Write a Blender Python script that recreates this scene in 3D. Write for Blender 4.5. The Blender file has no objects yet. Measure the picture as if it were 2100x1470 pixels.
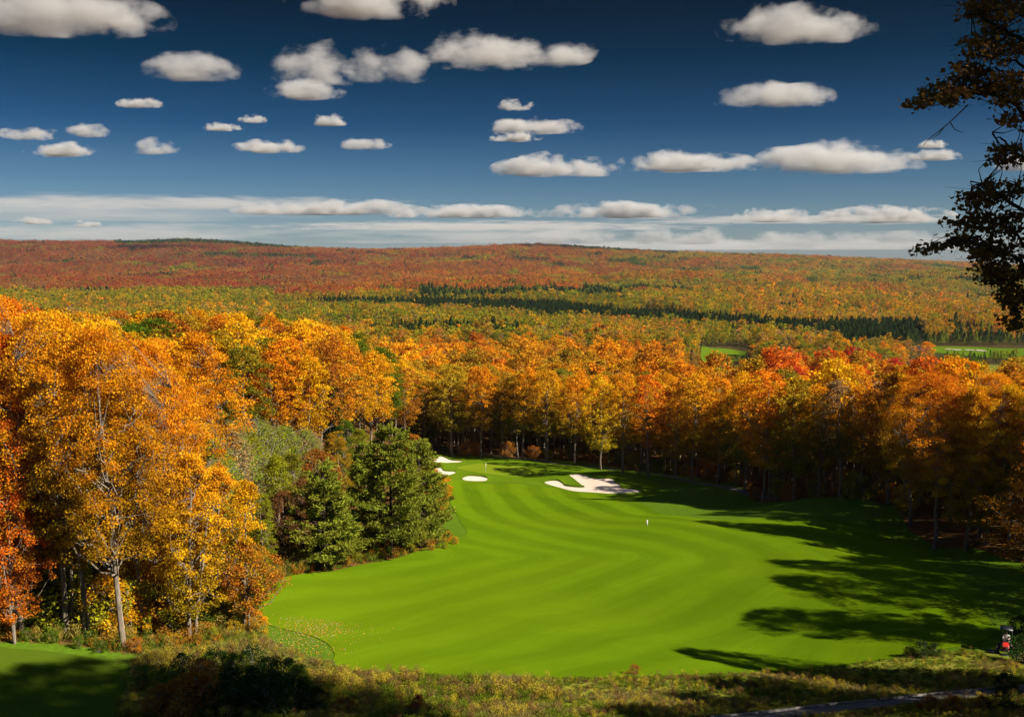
import bpy, bmesh, math, random
import numpy as np
from mathutils import Vector, Matrix
from mathutils.geometry import delaunay_2d_cdt

# ------------------------------------------------------------------ camera, sky, sun
SC = bpy.context.scene
COL = SC.collection
F = 2042.0                     # focal length in pixels of the 2100 px wide photograph (35 mm lens)
PITCH = math.atan(200 / F)     # eye level lies at row 535
cam_d = bpy.data.cameras.new('camera')
cam = bpy.data.objects.new('camera', cam_d)
COL.objects.link(cam)
cam_d.sensor_width = 36.0
cam_d.lens = 35.0
cam_d.clip_start = 0.1
cam_d.clip_end = 200000
cam.location = (0, 0, 0)
cam.rotation_euler = (math.radians(90) - PITCH, 0, 0)
SC.camera = cam

SUN_EL = math.radians(38)
SHADOW = Vector((-0.88, 0.47)).normalized()        # ground direction the shadows fall in
sun_vec = Vector((-SHADOW.x * math.cos(SUN_EL), -SHADOW.y * math.cos(SUN_EL), math.sin(SUN_EL)))
sd = bpy.data.lights.new('sun', 'SUN')
sd.energy = 4.6
sd.angle = math.radians(0.53)
sd.color = (1.0, 0.92, 0.78)
sun = bpy.data.objects.new('sun', sd)
sun.rotation_euler = sun_vec.to_track_quat('Z', 'Y').to_euler()
COL.objects.link(sun)

W = bpy.data.worlds.new('World')
SC.world = W
W.use_nodes = True
nt = W.node_tree
nt.nodes.clear()
def N(tree, typ, **kw):
    n = tree.nodes.new(typ)
    for k, v in kw.items():
        if k in n.inputs and not hasattr(n, k):
            n.inputs[k].default_value = v
        else:
            setattr(n, k, v)
    return n
sky = N(nt, 'ShaderNodeTexSky', sky_type='NISHITA')
sky.sun_disc = False
sky.sun_elevation = SUN_EL
sky.sun_rotation = math.atan2(sun_vec.x, sun_vec.y)
sky.altitude = 300
sky.air_density = 1.0
sky.dust_density = 0.6
sky.ozone_density = 2.5
tc = N(nt, 'ShaderNodeTexCoord')
sx = N(nt, 'ShaderNodeSeparateXYZ')
nt.links.new(tc.outputs['Generated'], sx.inputs[0])
rmp = N(nt, 'ShaderNodeValToRGB')                  # polarising: deepens with height; the unseen zenith is brightened as added fill light
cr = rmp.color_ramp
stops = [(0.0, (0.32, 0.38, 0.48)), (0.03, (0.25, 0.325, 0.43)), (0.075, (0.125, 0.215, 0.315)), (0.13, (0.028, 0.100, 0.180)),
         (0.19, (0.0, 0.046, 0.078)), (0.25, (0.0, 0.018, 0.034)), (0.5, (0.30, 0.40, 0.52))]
while len(cr.elements) < len(stops):
    cr.elements.new(0.5)
for e, (p, c) in zip(cr.elements, stops):
    e.position = p
    e.color = (*c, 1)
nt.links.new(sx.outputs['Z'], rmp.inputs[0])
mul = N(nt, 'ShaderNodeMix', data_type='RGBA', blend_type='MULTIPLY')
mul.inputs[0].default_value = 1.0
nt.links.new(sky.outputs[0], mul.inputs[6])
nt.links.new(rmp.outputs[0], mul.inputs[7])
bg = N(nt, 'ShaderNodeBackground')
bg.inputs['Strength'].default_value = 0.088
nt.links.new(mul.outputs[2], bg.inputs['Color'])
wo = N(nt, 'ShaderNodeOutputWorld')
nt.links.new(bg.outputs[0], wo.inputs['Surface'])

SC.view_settings.view_transform = 'Standard'
SC.view_settings.look = 'None'
SC.view_settings.gamma = 1
SC.view_settings.exposure = 0.9
SC.render.engine = 'CYCLES'
SC.cycles.max_bounces = 5
SC.cycles.diffuse_bounces = 2
SC.cycles.transmission_bounces = 2
SC.cycles.transparent_max_bounces = 8
SC.cycles.volume_bounces = 2
SC.cycles.volume_step_rate = 0.35
SC.cycles.use_denoising = True
FRX, FRY = 17.2, 25.5     # the maple that frames the right edge
SHADERS = [(30, 20, 27), (34, 12, 27), (34, 37, 34.1), (28, 31, 34.1), (41, 33, 34.1), (37, 58, 17), (36, 52, 18), (31, 47, 17), (44, 55, 20), (41, 70, 20), (50, 66, 20), (56.5, 86, 24), (64, 82, 22), (69, 111, 28), (76, 116, 26), (68, 96, 28), (76, 100, 27), (55, 62, 21), (61, 57, 20)]   # trees outside the frame whose shade enters it
HAZE = 1.7e-5
RNG = np.random.default_rng(11)
random.seed(5)

# ------------------------------------------------------------------ helpers
def slope(py):
    b = (735 - py) / F
    return (-math.sin(PITCH) + b * math.cos(PITCH)) / (math.cos(PITCH) + b * math.sin(PITCH))
def side(px, py):
    b = (735 - py) / F
    return ((px - 1050) / F) / (math.cos(PITCH) + b * math.sin(PITCH))
def tag(o, label=None, cat=None, group=None, kind=None):
    if label: o['label'] = label
    if cat: o['category'] = cat
    if group: o['group'] = group
    if kind: o['kind'] = kind
    return o
def mesh_np(name, verts, faces_flat, nper, mat=None, attrs=None, smooth=False):
    """verts (n,3), faces_flat int array of corner indices, nper: corners per face (int or array)"""
    me = bpy.data.meshes.new(name)
    verts = np.asarray(verts, dtype=np.float32)
    ff = np.asarray(faces_flat, dtype=np.int32).ravel()
    if np.isscalar(nper):
        nf = len(ff) // nper
        tot = np.full(nf, nper, dtype=np.int32)
    else:
        tot = np.asarray(nper, dtype=np.int32); nf = len(tot)
    st = np.zeros(nf, dtype=np.int32)
    if nf > 1: st[1:] = np.cumsum(tot)[:-1]
    me.vertices.add(len(verts)); me.vertices.foreach_set('co', verts.ravel())
    me.loops.add(len(ff)); me.loops.foreach_set('vertex_index', ff)
    me.polygons.add(nf); me.polygons.foreach_set('loop_start', st); me.polygons.foreach_set('loop_total', tot)
    if smooth: me.polygons.foreach_set('use_smooth', np.ones(nf, dtype=bool))
    for k, v in (attrs or {}).items():
        v = np.asarray(v, dtype=np.float32)
        if v.ndim == 1:
            a = me.attributes.new(k, 'FLOAT', 'POINT'); a.data.foreach_set('value', v)
        else:
            a = me.attributes.new(k, 'FLOAT_COLOR', 'POINT'); a.data.foreach_set('color', np.c_[v[:, :3], np.ones(len(v))].astype(np.float32).ravel())
    me.update(calc_edges=True)
    if mat: me.materials.append(mat)
    return me
def link(name, me, parent=None, loc=None):
    o = bpy.data.objects.new(name, me)
    COL.objects.link(o)
    if parent is not None: o.parent = parent
    if loc is not None: o.location = loc
    return o
class Geo:
    """collects boxes, tubes and the like into one mesh"""
    def __init__(s): s.v = []; s.f = []; s.n = []; s.c = 0
    def add(s, v, faces):
        s.v.append(np.asarray(v, float))
        for f in faces:
            s.f.extend([i + s.c for i in f]); s.n.append(len(f))
        s.c += len(v)
    def tube(s, pts, rad, k=6, cap=True):
        pts = np.asarray(pts, float); n = len(pts)
        t = np.gradient(pts, axis=0); t /= np.linalg.norm(t, axis=1)[:, None] + 1e-9
        up = np.array([0, 0, 1.0]) if abs(t[0][2]) < 0.9 else np.array([1.0, 0, 0])
        vs = []
        for i in range(n):
            a = np.cross(t[i], up); a /= np.linalg.norm(a) + 1e-9
            b = np.cross(t[i], a)
            for j in range(k):
                th = 2 * math.pi * j / k
                vs.append(pts[i] + rad[i] * (math.cos(th) * a + math.sin(th) * b))
        fs = []
        for i in range(n - 1):
            for j in range(k):
                fs.append((i * k + j, i * k + (j + 1) % k, (i + 1) * k + (j + 1) % k, (i + 1) * k + j))
        if cap:
            fs.append(tuple(range(k))[::-1]); fs.append(tuple((n - 1) * k + j for j in range(k)))
        s.add(vs, fs)
    def box(s, c, h, rot=None, bev=0.0):
        bm = bmesh.new()
        bmesh.ops.create_cube(bm, size=2)
        for v in bm.verts: v.co = Vector((v.co.x * h[0], v.co.y * h[1], v.co.z * h[2]))
        if bev > 0: bmesh.ops.bevel(bm, geom=bm.edges[:], offset=bev, segments=2, affect='EDGES', clamp_overlap=True)
        bm.verts.index_update()
        vs = [(rot @ v.co if rot else v.co) + Vector(c) for v in bm.verts]
        s.add(vs, [[v.index for v in f.verts] for f in bm.faces]); bm.free()
    def ball(s, c, r, seg=12, rings=8, scl=(1, 1, 1)):
        vs = []; fs = []
        for i in range(rings + 1):
            ph = math.pi * i / rings
            for j in range(seg):
                th = 2 * math.pi * j / seg
                vs.append((c[0] + r * scl[0] * math.sin(ph) * math.cos(th), c[1] + r * scl[1] * math.sin(ph) * math.sin(th), c[2] + r * scl[2] * math.cos(ph)))
        for i in range(rings):
            for j in range(seg):
                fs.append((i * seg + j, (i + 1) * seg + j, (i + 1) * seg + (j + 1) % seg, i * seg + (j + 1) % seg))
        s.add(vs, fs)
    def mesh(s, name, mat=None, smooth=False):
        return mesh_np(name, np.concatenate(s.v), s.f, s.n, mat, smooth=smooth)

# value noise on a hashed lattice, for terrain and colour patches
def vnoise(x, y, seed=0):
    x = np.asarray(x, float); y = np.asarray(y, float)
    xi = np.floor(x).astype(np.int64); yi = np.floor(y).astype(np.int64)
    fx = x - xi; fy = y - yi
    fx = fx * fx * (3 - 2 * fx); fy = fy * fy * (3 - 2 * fy)
    def h(a, b):
        n = (a * 374761393 + b * 668265263 + seed * 974711) & 0xffffffff
        n = ((n ^ (n >> 13)) * 1274126177) & 0xffffffff
        return ((n ^ (n >> 16)) & 0xffff) / 65535.0
    return (h(xi, yi) * (1 - fx) + h(xi + 1, yi) * fx) * (1 - fy) + (h(xi, yi + 1) * (1 - fx) + h(xi + 1, yi + 1) * fx) * fy
def fbm(x, y, seed=0, o=3):
    s = 0; a = 1; t = 0
    for i in range(o):
        s = s + a * vnoise(np.asarray(x) * 2 ** i, np.asarray(y) * 2 ** i, seed + i * 17); t += a; a *= 0.5
    return s / t

# ------------------------------------------------------------------ terrain: control points (image column, image row, metres ahead)
CP = [(-200,1470,60),(0,1474,58),(500,1474,60),(1050,1472,60),(1600,1472,60),(2100,1466,60),(2300,1460,60),
      (0,1310,86),(250,1335,84),(500,1300,90),(620,1352,82),(800,1380,77),(1050,1390,75),(1400,1385,76),(1700,1366,79),(1900,1332,84),(2060,1338,87),(2250,1320,90),
      (520,1262,97),(560,1190,113),(690,1165,124),(800,1141,132),(860,1122,140),(945,1098,152),
      (700,1290,97),(900,1290,97),(1200,1290,97),(1500,1280,99),(1800,1262,102),(2100,1250,104),
      (800,1200,116),(1050,1180,122),(1300,1170,126),(1600,1165,127),(1900,1165,127),(2100,1165,128),
      (1000,1108,148),(1200,1090,160),(1440,1072,168),(1330,1078,163),
      (1000,1045,197),(1200,1045,200),(1400,1040,203),
      (960,990,250),(1060,990,250),(1180,1000,245),(1300,1008,238),(1500,1016,222),
      (905,972,272),(1000,965,285),(1100,966,282),(1200,978,262),(1290,990,250),
      (900,944,310),(1000,938,318),(1100,944,312),(870,921,335),(950,925,335),(1080,940,325),(1300,968,275),(1500,1000,238),
      (1560,1040,196),(1700,1022,190),(1800,1028,184),(1900,1050,172),(1940,1115,147),(2000,1100,150),(2100,1110,146),(2250,1110,140)]
CZ = [  # (image column, metres ahead, height)
      (-200,120,-35),(0,120,-36),(200,120,-36),(400,118,-37),(-200,200,-36),(0,200,-36),(300,200,-37),(550,200,-39),(0,260,-38),(300,260,-40),(600,260,-43),
      (560,150,-39),(640,160,-41),(750,180,-43),(760,240,-47),(820,300,-56),(700,320,-48),(0,350,-50),(300,350,-52),(600,380,-58),(800,400,-66),
      (0,600,-78),(400,600,-80),(800,600,-84),(1050,400,-69),(1300,400,-71),(1600,400,-74),(1900,400,-76),(2200,400,-76),(1300,600,-86),(1700,600,-90),(2100,600,-90),
      (1500,300,-66),(1700,260,-59),(1900,240,-55),(2100,240,-54),(2250,240,-54),
      (0,1000,-98),(600,1000,-98),(1200,1000,-100),(1600,1000,-100),(2100,1000,-100),
      (-200,1500,-100),(600,1500,-100),(1200,1500,-100),(2100,1500,-100),(0,2300,-98),(700,2300,-97),(1400,2300,-98),(2100,2300,-96),
      (0,3000,-92),(700,3000,-92),(1400,3000,-90),(2100,3000,-84)]
for px, a, b, c in ((-200,585,560,497),(0,584,560,499),(250,583,560,500),(400,583,560,496),(620,584,558,512),(900,584,560,514),(1110,582,558,506),(1200,580,558,511),(1380,580,560,521),(1600,578,562,528),(1850,578,566,538),(2000,578,568,545),(2100,580,570,552),(2300,582,572,560)):
    CP += [(px, a, 3700), (px, b, 4700), (px, c, 6700)]
    CZ += [(px, 8500, slope(c) * 6700 - 60), (px, 14000, -150)]
for th in (-200, 1050, 2300):
    CZ += [(th, 8, -5.6), (th, 15, -9.0), (th, 30, -15.6), (th, 45, -22.0)]
P = []
for px, py, d in CP:
    P.append((math.atan(side(px, py)), math.log(d / math.cos(math.atan(side(px, py)))), slope(py) * math.cos(math.atan(side(px, py)))))
for px, d, z in CZ:
    th = math.atan((px - 1050) / F); r = d / math.cos(th)
    P.append((th, math.log(r), z / r))
P = np.array(P)
KU = 1.6
def _phi(r2): return np.where(r2 > 1e-12, 0.5 * r2 * np.log(r2 + 1e-12), 0)
def _sol():
    A = P[:, :2] * (KU, 1); n = len(A)
    K = _phi(((A[:, None] - A[None]) ** 2).sum(-1)) + np.eye(n) * 2e-5
    Q = np.c_[np.ones(n), A]
    M = np.block([[K, Q], [Q.T, np.zeros((3, 3))]])
    return A, np.linalg.solve(M, np.r_[P[:, 2], 0, 0, 0])
_A, _wt = _sol()
def height(X, Y):
    X = np.atleast_1d(np.asarray(X, float)); Y = np.atleast_1d(np.asarray(Y, float))
    th = np.clip(np.arctan2(X, Y), -0.62, 0.62); r = np.clip(np.hypot(X, Y), 8, 14000)
    out = np.empty(X.shape)
    fl = out.ravel(); tf = (th * KU).ravel(); rf = np.log(r).ravel(); n = len(_A)
    for i in range(0, len(tf), 20000):
        a = tf[i:i+20000]; b = rf[i:i+20000]
        d2 = (a[:, None] - _A[None, :, 0]) ** 2 + (b[:, None] - _A[None, :, 1]) ** 2
        fl[i:i+20000] = _phi(d2) @ _wt[:n] + _wt[n] + _wt[n+1] * a + _wt[n+2] * b
    z = out * r
    rr = np.hypot(X, Y)
    far = np.clip((rr - 1700) / 1500, 0, 1) * np.clip((6600 - rr) / 1500, 0, 1)
    z = z + far * (fbm(X / 560, Y / 700, 3, 3) - 0.5) * (62 + 46 * np.clip(X / np.maximum(Y, 1) * 2.5, 0, 1))
    sm = np.clip((rr - 50) / 30, 0, 1) * np.clip((340 - rr) / 60, 0, 1)
    z = z + sm * (fbm(X / 29, Y / 29, 8, 2) - 0.5) * 3.4       # swales in the turf
    # an added, unseen bank right of the frame lifts the shade-casting trees
    bank = np.clip((np.arctan2(X, Y) - 0.60) / 0.35, 0, 1) * np.clip((80 - rr) / 25, 0, 1) * np.clip((rr - 6) / 14, 0, 1) * np.clip((2.4 - np.arctan2(X, Y)) / 0.5, 0, 1)
    z = z + bank * bank * (3 - 2 * bank) * 27
    return z
def hgt(x, y): return float(height(x, y)[0])
def ground_at(px, d):
    x = (px - 1050) / F * d
    return x, d, hgt(x, d)
def hit(px, py, d0=50, d1=9000):
    """where the view ray through a photograph pixel first meets the ground"""
    s = slope(py); a = side(px, py)
    d = np.exp(np.linspace(math.log(d0), math.log(d1), 700))
    z = height(a * d, d)
    k = np.nonzero(z >= s * d)[0]
    if len(k) == 0: return None
    k = k[0]
    if k == 0: dd = d[0]
    else:
        g0 = z[k-1] - s * d[k-1]; g1 = z[k] - s * d[k]; dd = d[k-1] + (d[k] - d[k-1]) * (-g0) / (g1 - g0)
    return a * dd, dd

# ------------------------------------------------------------------ materials
def new_mat(name):
    m = bpy.data.materials.new(name); m.use_nodes = True
    t = m.node_tree; t.nodes.clear()
    out = N(t, 'ShaderNodeOutputMaterial')
    return m, t, out
def mixc(t, f, a, b, blend='MIX'):
    n = N(t, 'ShaderNodeMix', data_type='RGBA', blend_type=blend)
    for sock, val in ((n.inputs[0], f), (n.inputs[6], a), (n.inputs[7], b)):
        if isinstance(val, bpy.types.NodeSocket): t.links.new(val, sock)
        elif isinstance(val, (int, float)): sock.default_value = val
        else: sock.default_value = (*val[:3], 1)
    return n.outputs[2]
def noise(t, scale, detail=3, vec=None, rough=0.55, dim='3D', dist=0.0):
    n = N(t, 'ShaderNodeTexNoise'); n.noise_dimensions = dim
    n.inputs['Scale'].default_value = scale; n.inputs['Detail'].default_value = detail
    n.inputs['Roughness'].default_value = rough; n.inputs['Distortion'].default_value = dist
    if vec is not None: t.links.new(vec, n.inputs['Vector'])
    return n.outputs['Fac']
def mapr(t, v, a, b, c=0.0, d=1.0):
    n = N(t, 'ShaderNodeMapRange')
    for i, val in enumerate((v, a, b, c, d)):
        if isinstance(val, bpy.types.NodeSocket): t.links.new(val, n.inputs[i])
        else: n.inputs[i].default_value = val
    return n.outputs[0]
def math_(t, op, a, b=0.0):
    n = N(t, 'ShaderNodeMath', operation=op)
    for i, val in enumerate((a, b)):
        if isinstance(val, bpy.types.NodeSocket): t.links.new(val, n.inputs[i])
        else: n.inputs[i].default_value = val
    return n.outputs[0]
def diffuse(t, out, colr, rough=1.0, bump=None, bstr=0.3, bdist=0.1):
    d = N(t, 'ShaderNodeBsdfDiffuse')
    if isinstance(colr, bpy.types.NodeSocket): t.links.new(colr, d.inputs['Color'])
    else: d.inputs['Color'].default_value = (*colr, 1)
    d.inputs['Roughness'].default_value = rough
    if bump is not None:
        b = N(t, 'ShaderNodeBump'); b.inputs['Strength'].default_value = bstr; b.inputs['Distance'].default_value = bdist
        t.links.new(bump, b.inputs['Height']); t.links.new(b.outputs[0], d.inputs['Normal'])
    t.links.new(d.outputs[0], out.inputs['Surface'])
    return d
def geo_pos(t):
    return N(t, 'ShaderNodeNewGeometry').outputs['Position']
def attr(t, name, kind='GEOMETRY'):
    a = N(t, 'ShaderNodeAttribute'); a.attribute_name = name; a.attribute_type = kind
    return a
def plain(name, c, rough=0.6, metal=0.0, var=0.12, scale=6.0):
    m, t, out = new_mat(name)
    p = N(t, 'ShaderNodeBsdfPrincipled')
    tcn = N(t, 'ShaderNodeTexCoord')
    f = noise(t, scale, 4, tcn.outputs['Object'])
    t.links.new(mixc(t, f, [k * (1 - var) for k in c], [min(1, k * (1 + var)) for k in c]), p.inputs['Base Color'])
    p.inputs['Roughness'].default_value = rough; p.inputs['Metallic'].default_value = metal
    t.links.new(p.outputs[0], out.inputs['Surface'])
    return m

# colours of turf
TURF = (0.094, 0.162, 0.0032)
TURF2 = (0.062, 0.120, 0.0027)
ROUGH = (0.066, 0.118, 0.007)
def ground_material():
    m, t, out = new_mat('ground')
    p = geo_pos(t)
    z = attr(t, 'zone'); sp = N(t, 'ShaderNodeSeparateColor'); t.links.new(z.outputs['Color'], sp.inputs[0])
    n1 = noise(t, 0.35, 4, p); n2 = noise(t, 2.2, 3, p); n3 = noise(t, 0.05, 3, p)
    litter = mixc(t, mapr(t, n2, 0.35, 0.65), (0.075, 0.032, 0.012), (0.19, 0.085, 0.025))
    litter = mixc(t, mapr(t, n1, 0.45, 0.7), litter, (0.05, 0.055, 0.012))
    rough = mixc(t, mapr(t, n2, 0.3, 0.7), [k * 0.8 for k in ROUGH], [k * 1.25 for k in ROUGH])
    rough = mixc(t, mapr(t, n1, 0.62, 0.85, 0, 0.5), rough, (0.16, 0.13, 0.02))
    mead = mixc(t, mapr(t, n2, 0.3, 0.7), (0.12, 0.15, 0.012), (0.27, 0.22, 0.045))
    mead = mixc(t, mapr(t, n1, 0.45, 0.7, 0, 0.7), mead, (0.15, 0.20, 0.012))
    far = mixc(t, n3, (0.055, 0.045, 0.015), (0.09, 0.065, 0.02))
    c = mixc(t, sp.outputs[0], far, rough)
    c = mixc(t, sp.outputs[1], c, litter)
    c = mixc(t, sp.outputs[2], c, mead)
    diffuse(t, out, c, bump=n2, bstr=0.5, bdist=0.08)
    return m
def turf_material(name, c1, c2, stripes=0.0):
    m, t, out = new_mat(name)
    p = geo_pos(t)
    n1 = noise(t, 0.22, 4, p); n2 = noise(t, 5.0, 2, p); n3 = noise(t, 0.035, 2, p)
    c = mixc(t, mapr(t, n1, 0.3, 0.7), [k * 0.90 for k in c1], [k * 1.06 for k in c1])
    if stripes > 0:
        u = attr(t, 'mow').outputs['Fac']
        amp = attr(t, 'stripe').outputs['Fac']
        w = math_(t, 'SINE', math_(t, 'ADD', math_(t, 'MULTIPLY', u, 2 * math.pi / 8.2), math_(t, 'MULTIPLY', noise(t, 0.12, 3, p), 1.1)))
        s = mapr(t, w, -0.55, 0.55)
        # wheel lines along the passes
        w2 = math_(t, 'SINE', math_(t, 'MULTIPLY', u, 2 * math.pi / 1.37))
        s2 = math_(t, 'MULTIPLY', mapr(t, w2, 0.75, 1.0), mapr(t, noise(t, 0.08, 3, p), 0.5, 0.7))
        c = mixc(t, math_(t, 'MULTIPLY', s, amp), c, c2)
        c = mixc(t, math_(t, 'MULTIPLY', s2, 0.30), c, [k * 1.3 for k in c1])
        cx = N(t, 'ShaderNodeCombineXYZ'); sy = N(t, 'ShaderNodeSeparateXYZ'); t.links.new(p, sy.inputs[0])
        t.links.new(math_(t, 'MULTIPLY', u, 1.6), cx.inputs[0]); t.links.new(math_(t, 'MULTIPLY', sy.outputs['Y'], 0.07), cx.inputs[1])
        st = noise(t, 1.0, 4, cx.outputs[0], rough=0.7)
        c = mixc(t, mapr(t, st, 0.52, 0.75, 0, 0.55), c, [k * 0.68 for k in c1])
        c = mixc(t, mapr(t, st, 0.46, 0.25, 0, 0.45), c, [c1[0] * 1.35, c1[1] * 1.2, c1[2] * 2])
    c = mixc(t, mapr(t, n3, 0.4, 0.65, 0, 0.35), c, [c1[0] * 1.2, c1[1] * 0.98, c1[2]])
    c = mixc(t, mapr(t, n2, 0.3, 0.7, 0, 0.28), c, [k * 0.72 for k in c1])
    diffuse(t, out, c, bump=n2, bstr=0.35, bdist=0.03)
    return m
M_GROUND = ground_material()
M_FAIR = turf_material('fairway_turf', TURF, [k * 0.80 for k in TURF2], 1.0)
M_GREEN = turf_material('putting_green_turf', (0.135, 0.195, 0.009), TURF2)
M_APRON = turf_material('apron_turf', (0.088, 0.150, 0.005), ROUGH)
M_TEE = turf_material('tee_turf', (0.055, 0.092, 0.006), ROUGH)  # turf colour darkened, full shade of the tee lawn put into it
def sand_material():
    m, t, out = new_mat('bunker_sand')
    p = geo_pos(t); n = noise(t, 1.2, 4, p); n2 = noise(t, 6, 3, p)
    diffuse(t, out, mixc(t, n, (0.52, 0.41, 0.32), (0.64, 0.52, 0.41)), bump=n2, bstr=0.6, bdist=0.08)
    return m
M_SAND = sand_material()
M_PATH = plain('cart_path_asphalt', (0.07, 0.06, 0.05), 0.95, var=0.25, scale=0.6)
M_KERB = plain('kerb_concrete', (0.20, 0.18, 0.16), 0.9, var=0.2, scale=1.5)

# leaves: per tree colour = object colour, its alpha = how green the lower leaves still are
def leaf_material(name, inst=False, trans=0.35, needles=False):
    m, t, out = new_mat(name)
    if inst:
        a = attr(t, 'tint', 'INSTANCER'); base = a.outputs['Color']
        ga = attr(t, 'greenness', 'INSTANCER').outputs['Fac']
        rnd = attr(t, 'rnd', 'INSTANCER').outputs['Fac']
    else:
        oi = N(t, 'ShaderNodeObjectInfo'); base = oi.outputs['Color']; ga = oi.outputs['Alpha']; rnd = oi.outputs['Random']
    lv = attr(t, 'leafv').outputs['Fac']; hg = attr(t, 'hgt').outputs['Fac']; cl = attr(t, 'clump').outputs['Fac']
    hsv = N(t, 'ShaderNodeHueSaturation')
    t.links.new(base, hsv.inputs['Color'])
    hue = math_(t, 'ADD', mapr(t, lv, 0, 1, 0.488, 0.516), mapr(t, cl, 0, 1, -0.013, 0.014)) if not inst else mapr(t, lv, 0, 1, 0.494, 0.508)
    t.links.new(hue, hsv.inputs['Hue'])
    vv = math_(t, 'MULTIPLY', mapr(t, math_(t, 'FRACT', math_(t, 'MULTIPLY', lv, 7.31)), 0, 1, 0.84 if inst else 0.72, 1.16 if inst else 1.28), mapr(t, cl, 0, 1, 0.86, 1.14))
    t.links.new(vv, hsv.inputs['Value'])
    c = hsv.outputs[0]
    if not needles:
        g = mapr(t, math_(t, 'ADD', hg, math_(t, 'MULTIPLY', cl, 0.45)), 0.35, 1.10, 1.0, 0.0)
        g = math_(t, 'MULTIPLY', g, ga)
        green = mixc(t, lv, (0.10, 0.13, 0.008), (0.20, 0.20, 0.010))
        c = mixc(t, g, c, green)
    else:
        c = mixc(t, math_(t, 'MULTIPLY', math_(t, 'POWER', lv, 3.0), ga), c, (0.20, 0.16, 0.02))
    d = N(t, 'ShaderNodeBsdfDiffuse'); tr = N(t, 'ShaderNodeBsdfTranslucent'); mx = N(t, 'ShaderNodeMixShader')
    t.links.new(c, d.inputs['Color']); t.links.new(c, tr.inputs['Color'])
    mx.inputs[0].default_value = trans
    t.links.new(d.outputs[0], mx.inputs[1]); t.links.new(tr.outputs[0], mx.inputs[2])
    t.links.new(mx.outputs[0], out.inputs['Surface'])
    return m
M_LEAF = leaf_material('autumn_leaves')
M_LEAF_I = leaf_material('distant_leaves', inst=True, trans=0.25)
M_NEEDLE = leaf_material('pine_needles', trans=0.15, needles=True)
M_NEEDLE_I = leaf_material('distant_needles', inst=True, trans=0.12, needles=True)
def bark_material(name, c1, c2, sc=1.5):
    m, t, out = new_mat(name)
    tcn = N(t, 'ShaderNodeTexCoord'); mp = N(t, 'ShaderNodeMapping'); mp.inputs['Scale'].default_value = (1, 1, 0.25)
    t.links.new(tcn.outputs['Object'], mp.inputs[0])
    n = noise(t, sc * 4, 4, mp.outputs[0])
    diffuse(t, out, mixc(t, mapr(t, n, 0.3, 0.7), c1, c2), bump=n, bstr=0.6, bdist=0.05)
    return m
M_BARK = bark_material('maple_bark', (0.13, 0.10, 0.075), (0.34, 0.28, 0.21))
M_BARKD = bark_material('pine_bark', (0.035, 0.026, 0.02), (0.10, 0.075, 0.055))
M_BIRCH = bark_material('birch_bark', (0.14, 0.12, 0.08), (0.36, 0.32, 0.25))

# ------------------------------------------------------------------ outlines on the ground
def inside(poly, X, Y):
    X = np.asarray(X, float); Y = np.asarray(Y, float)
    r = np.zeros(X.shape, bool); n = len(poly)
    for i in range(n):
        x1, y1 = poly[i]; x2, y2 = poly[(i + 1) % n]
        if y1 == y2: continue
        c = ((y1 > Y) != (y2 > Y)) & (X < (x2 - x1) * (Y - y1) / (y2 - y1) + x1)
        r ^= c
    return r
def edge_dist(poly, X, Y):
    X = np.asarray(X, float); Y = np.asarray(Y, float); d = np.full(X.shape, 1e9); n = len(poly)
    for i in range(n):
        a = np.array(poly[i]); b = np.array(poly[(i + 1) % n]); ab = b - a
        tt = np.clip(((X - a[0]) * ab[0] + (Y - a[1]) * ab[1]) / (ab @ ab + 1e-9), 0, 1)
        d = np.minimum(d, np.hypot(X - a[0] - tt * ab[0], Y - a[1] - tt * ab[1]))
    return d
def smooth_closed(pts, sub=6):
    pts = np.array(pts, float); n = len(pts); out = []
    for i in range(n):
        p0, p1, p2, p3 = pts[i - 1], pts[i], pts[(i + 1) % n], pts[(i + 2) % n]
        for k in range(sub):
            u = k / sub
            out.append(0.5 * ((2 * p1) + (-p0 + p2) * u + (2 * p0 - 5 * p1 + 4 * p2 - p3) * u * u + (-p0 + 3 * p1 - 3 * p2 + p3) * u ** 3))
    return [tuple(p) for p in out]
def outline(pix, sub=6):
    """photograph outline -> outline on the ground"""
    w = []
    for q in pix:
        h = hit(*q)
        if h: w.append(h)
    return smooth_closed(w, sub) if sub > 1 else w
def drape(name, poly, mat, lift, step, attrs=None, zfun=None):
    xs = [p[0] for p in poly]; ys = [p[1] for p in poly]
    gx, gy = np.meshgrid(np.arange(min(xs), max(xs), step), np.arange(min(ys), max(ys), step))
    gx = gx.ravel() + RNG.uniform(-0.15, 0.15, gx.size) * step; gy = gy.ravel() + RNG.uniform(-0.15, 0.15, gy.size) * step
    ok = inside(poly, gx, gy); gx = gx[ok]; gy = gy[ok]
    ed = edge_dist(poly, gx, gy) > step * 0.4
    pts = [Vector(p) for p in poly] + [Vector((a, b)) for a, b in zip(gx[ed], gy[ed])]
    n = len(poly)
    vo, eo, fo, *_ = delaunay_2d_cdt(pts, [], [list(range(n))], 1, 1e-4)
    v = np.array([(p.x, p.y) for p in vo])
    z = height(v[:, 0], v[:, 1]) + lift
    if zfun is not None: z = z + zfun(v[:, 0], v[:, 1])
    faces = np.array([f if len(f) == 3 else f[:3] for f in fo])
    # faces upward
    a, b, c = (v[faces[:, i]] for i in range(3))
    cr_ = (b[:, 0] - a[:, 0]) * (c[:, 1] - a[:, 1]) - (b[:, 1] - a[:, 1]) * (c[:, 0] - a[:, 0])
    faces[cr_ < 0] = faces[cr_ < 0][:, ::-1]
    at = {k: f(v[:, 0], v[:, 1]) for k, f in (attrs or {}).items()}
    me = mesh_np(name, np.c_[v, z], faces.ravel(), 3, mat, at, smooth=True)
    return link(name, me)

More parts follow.
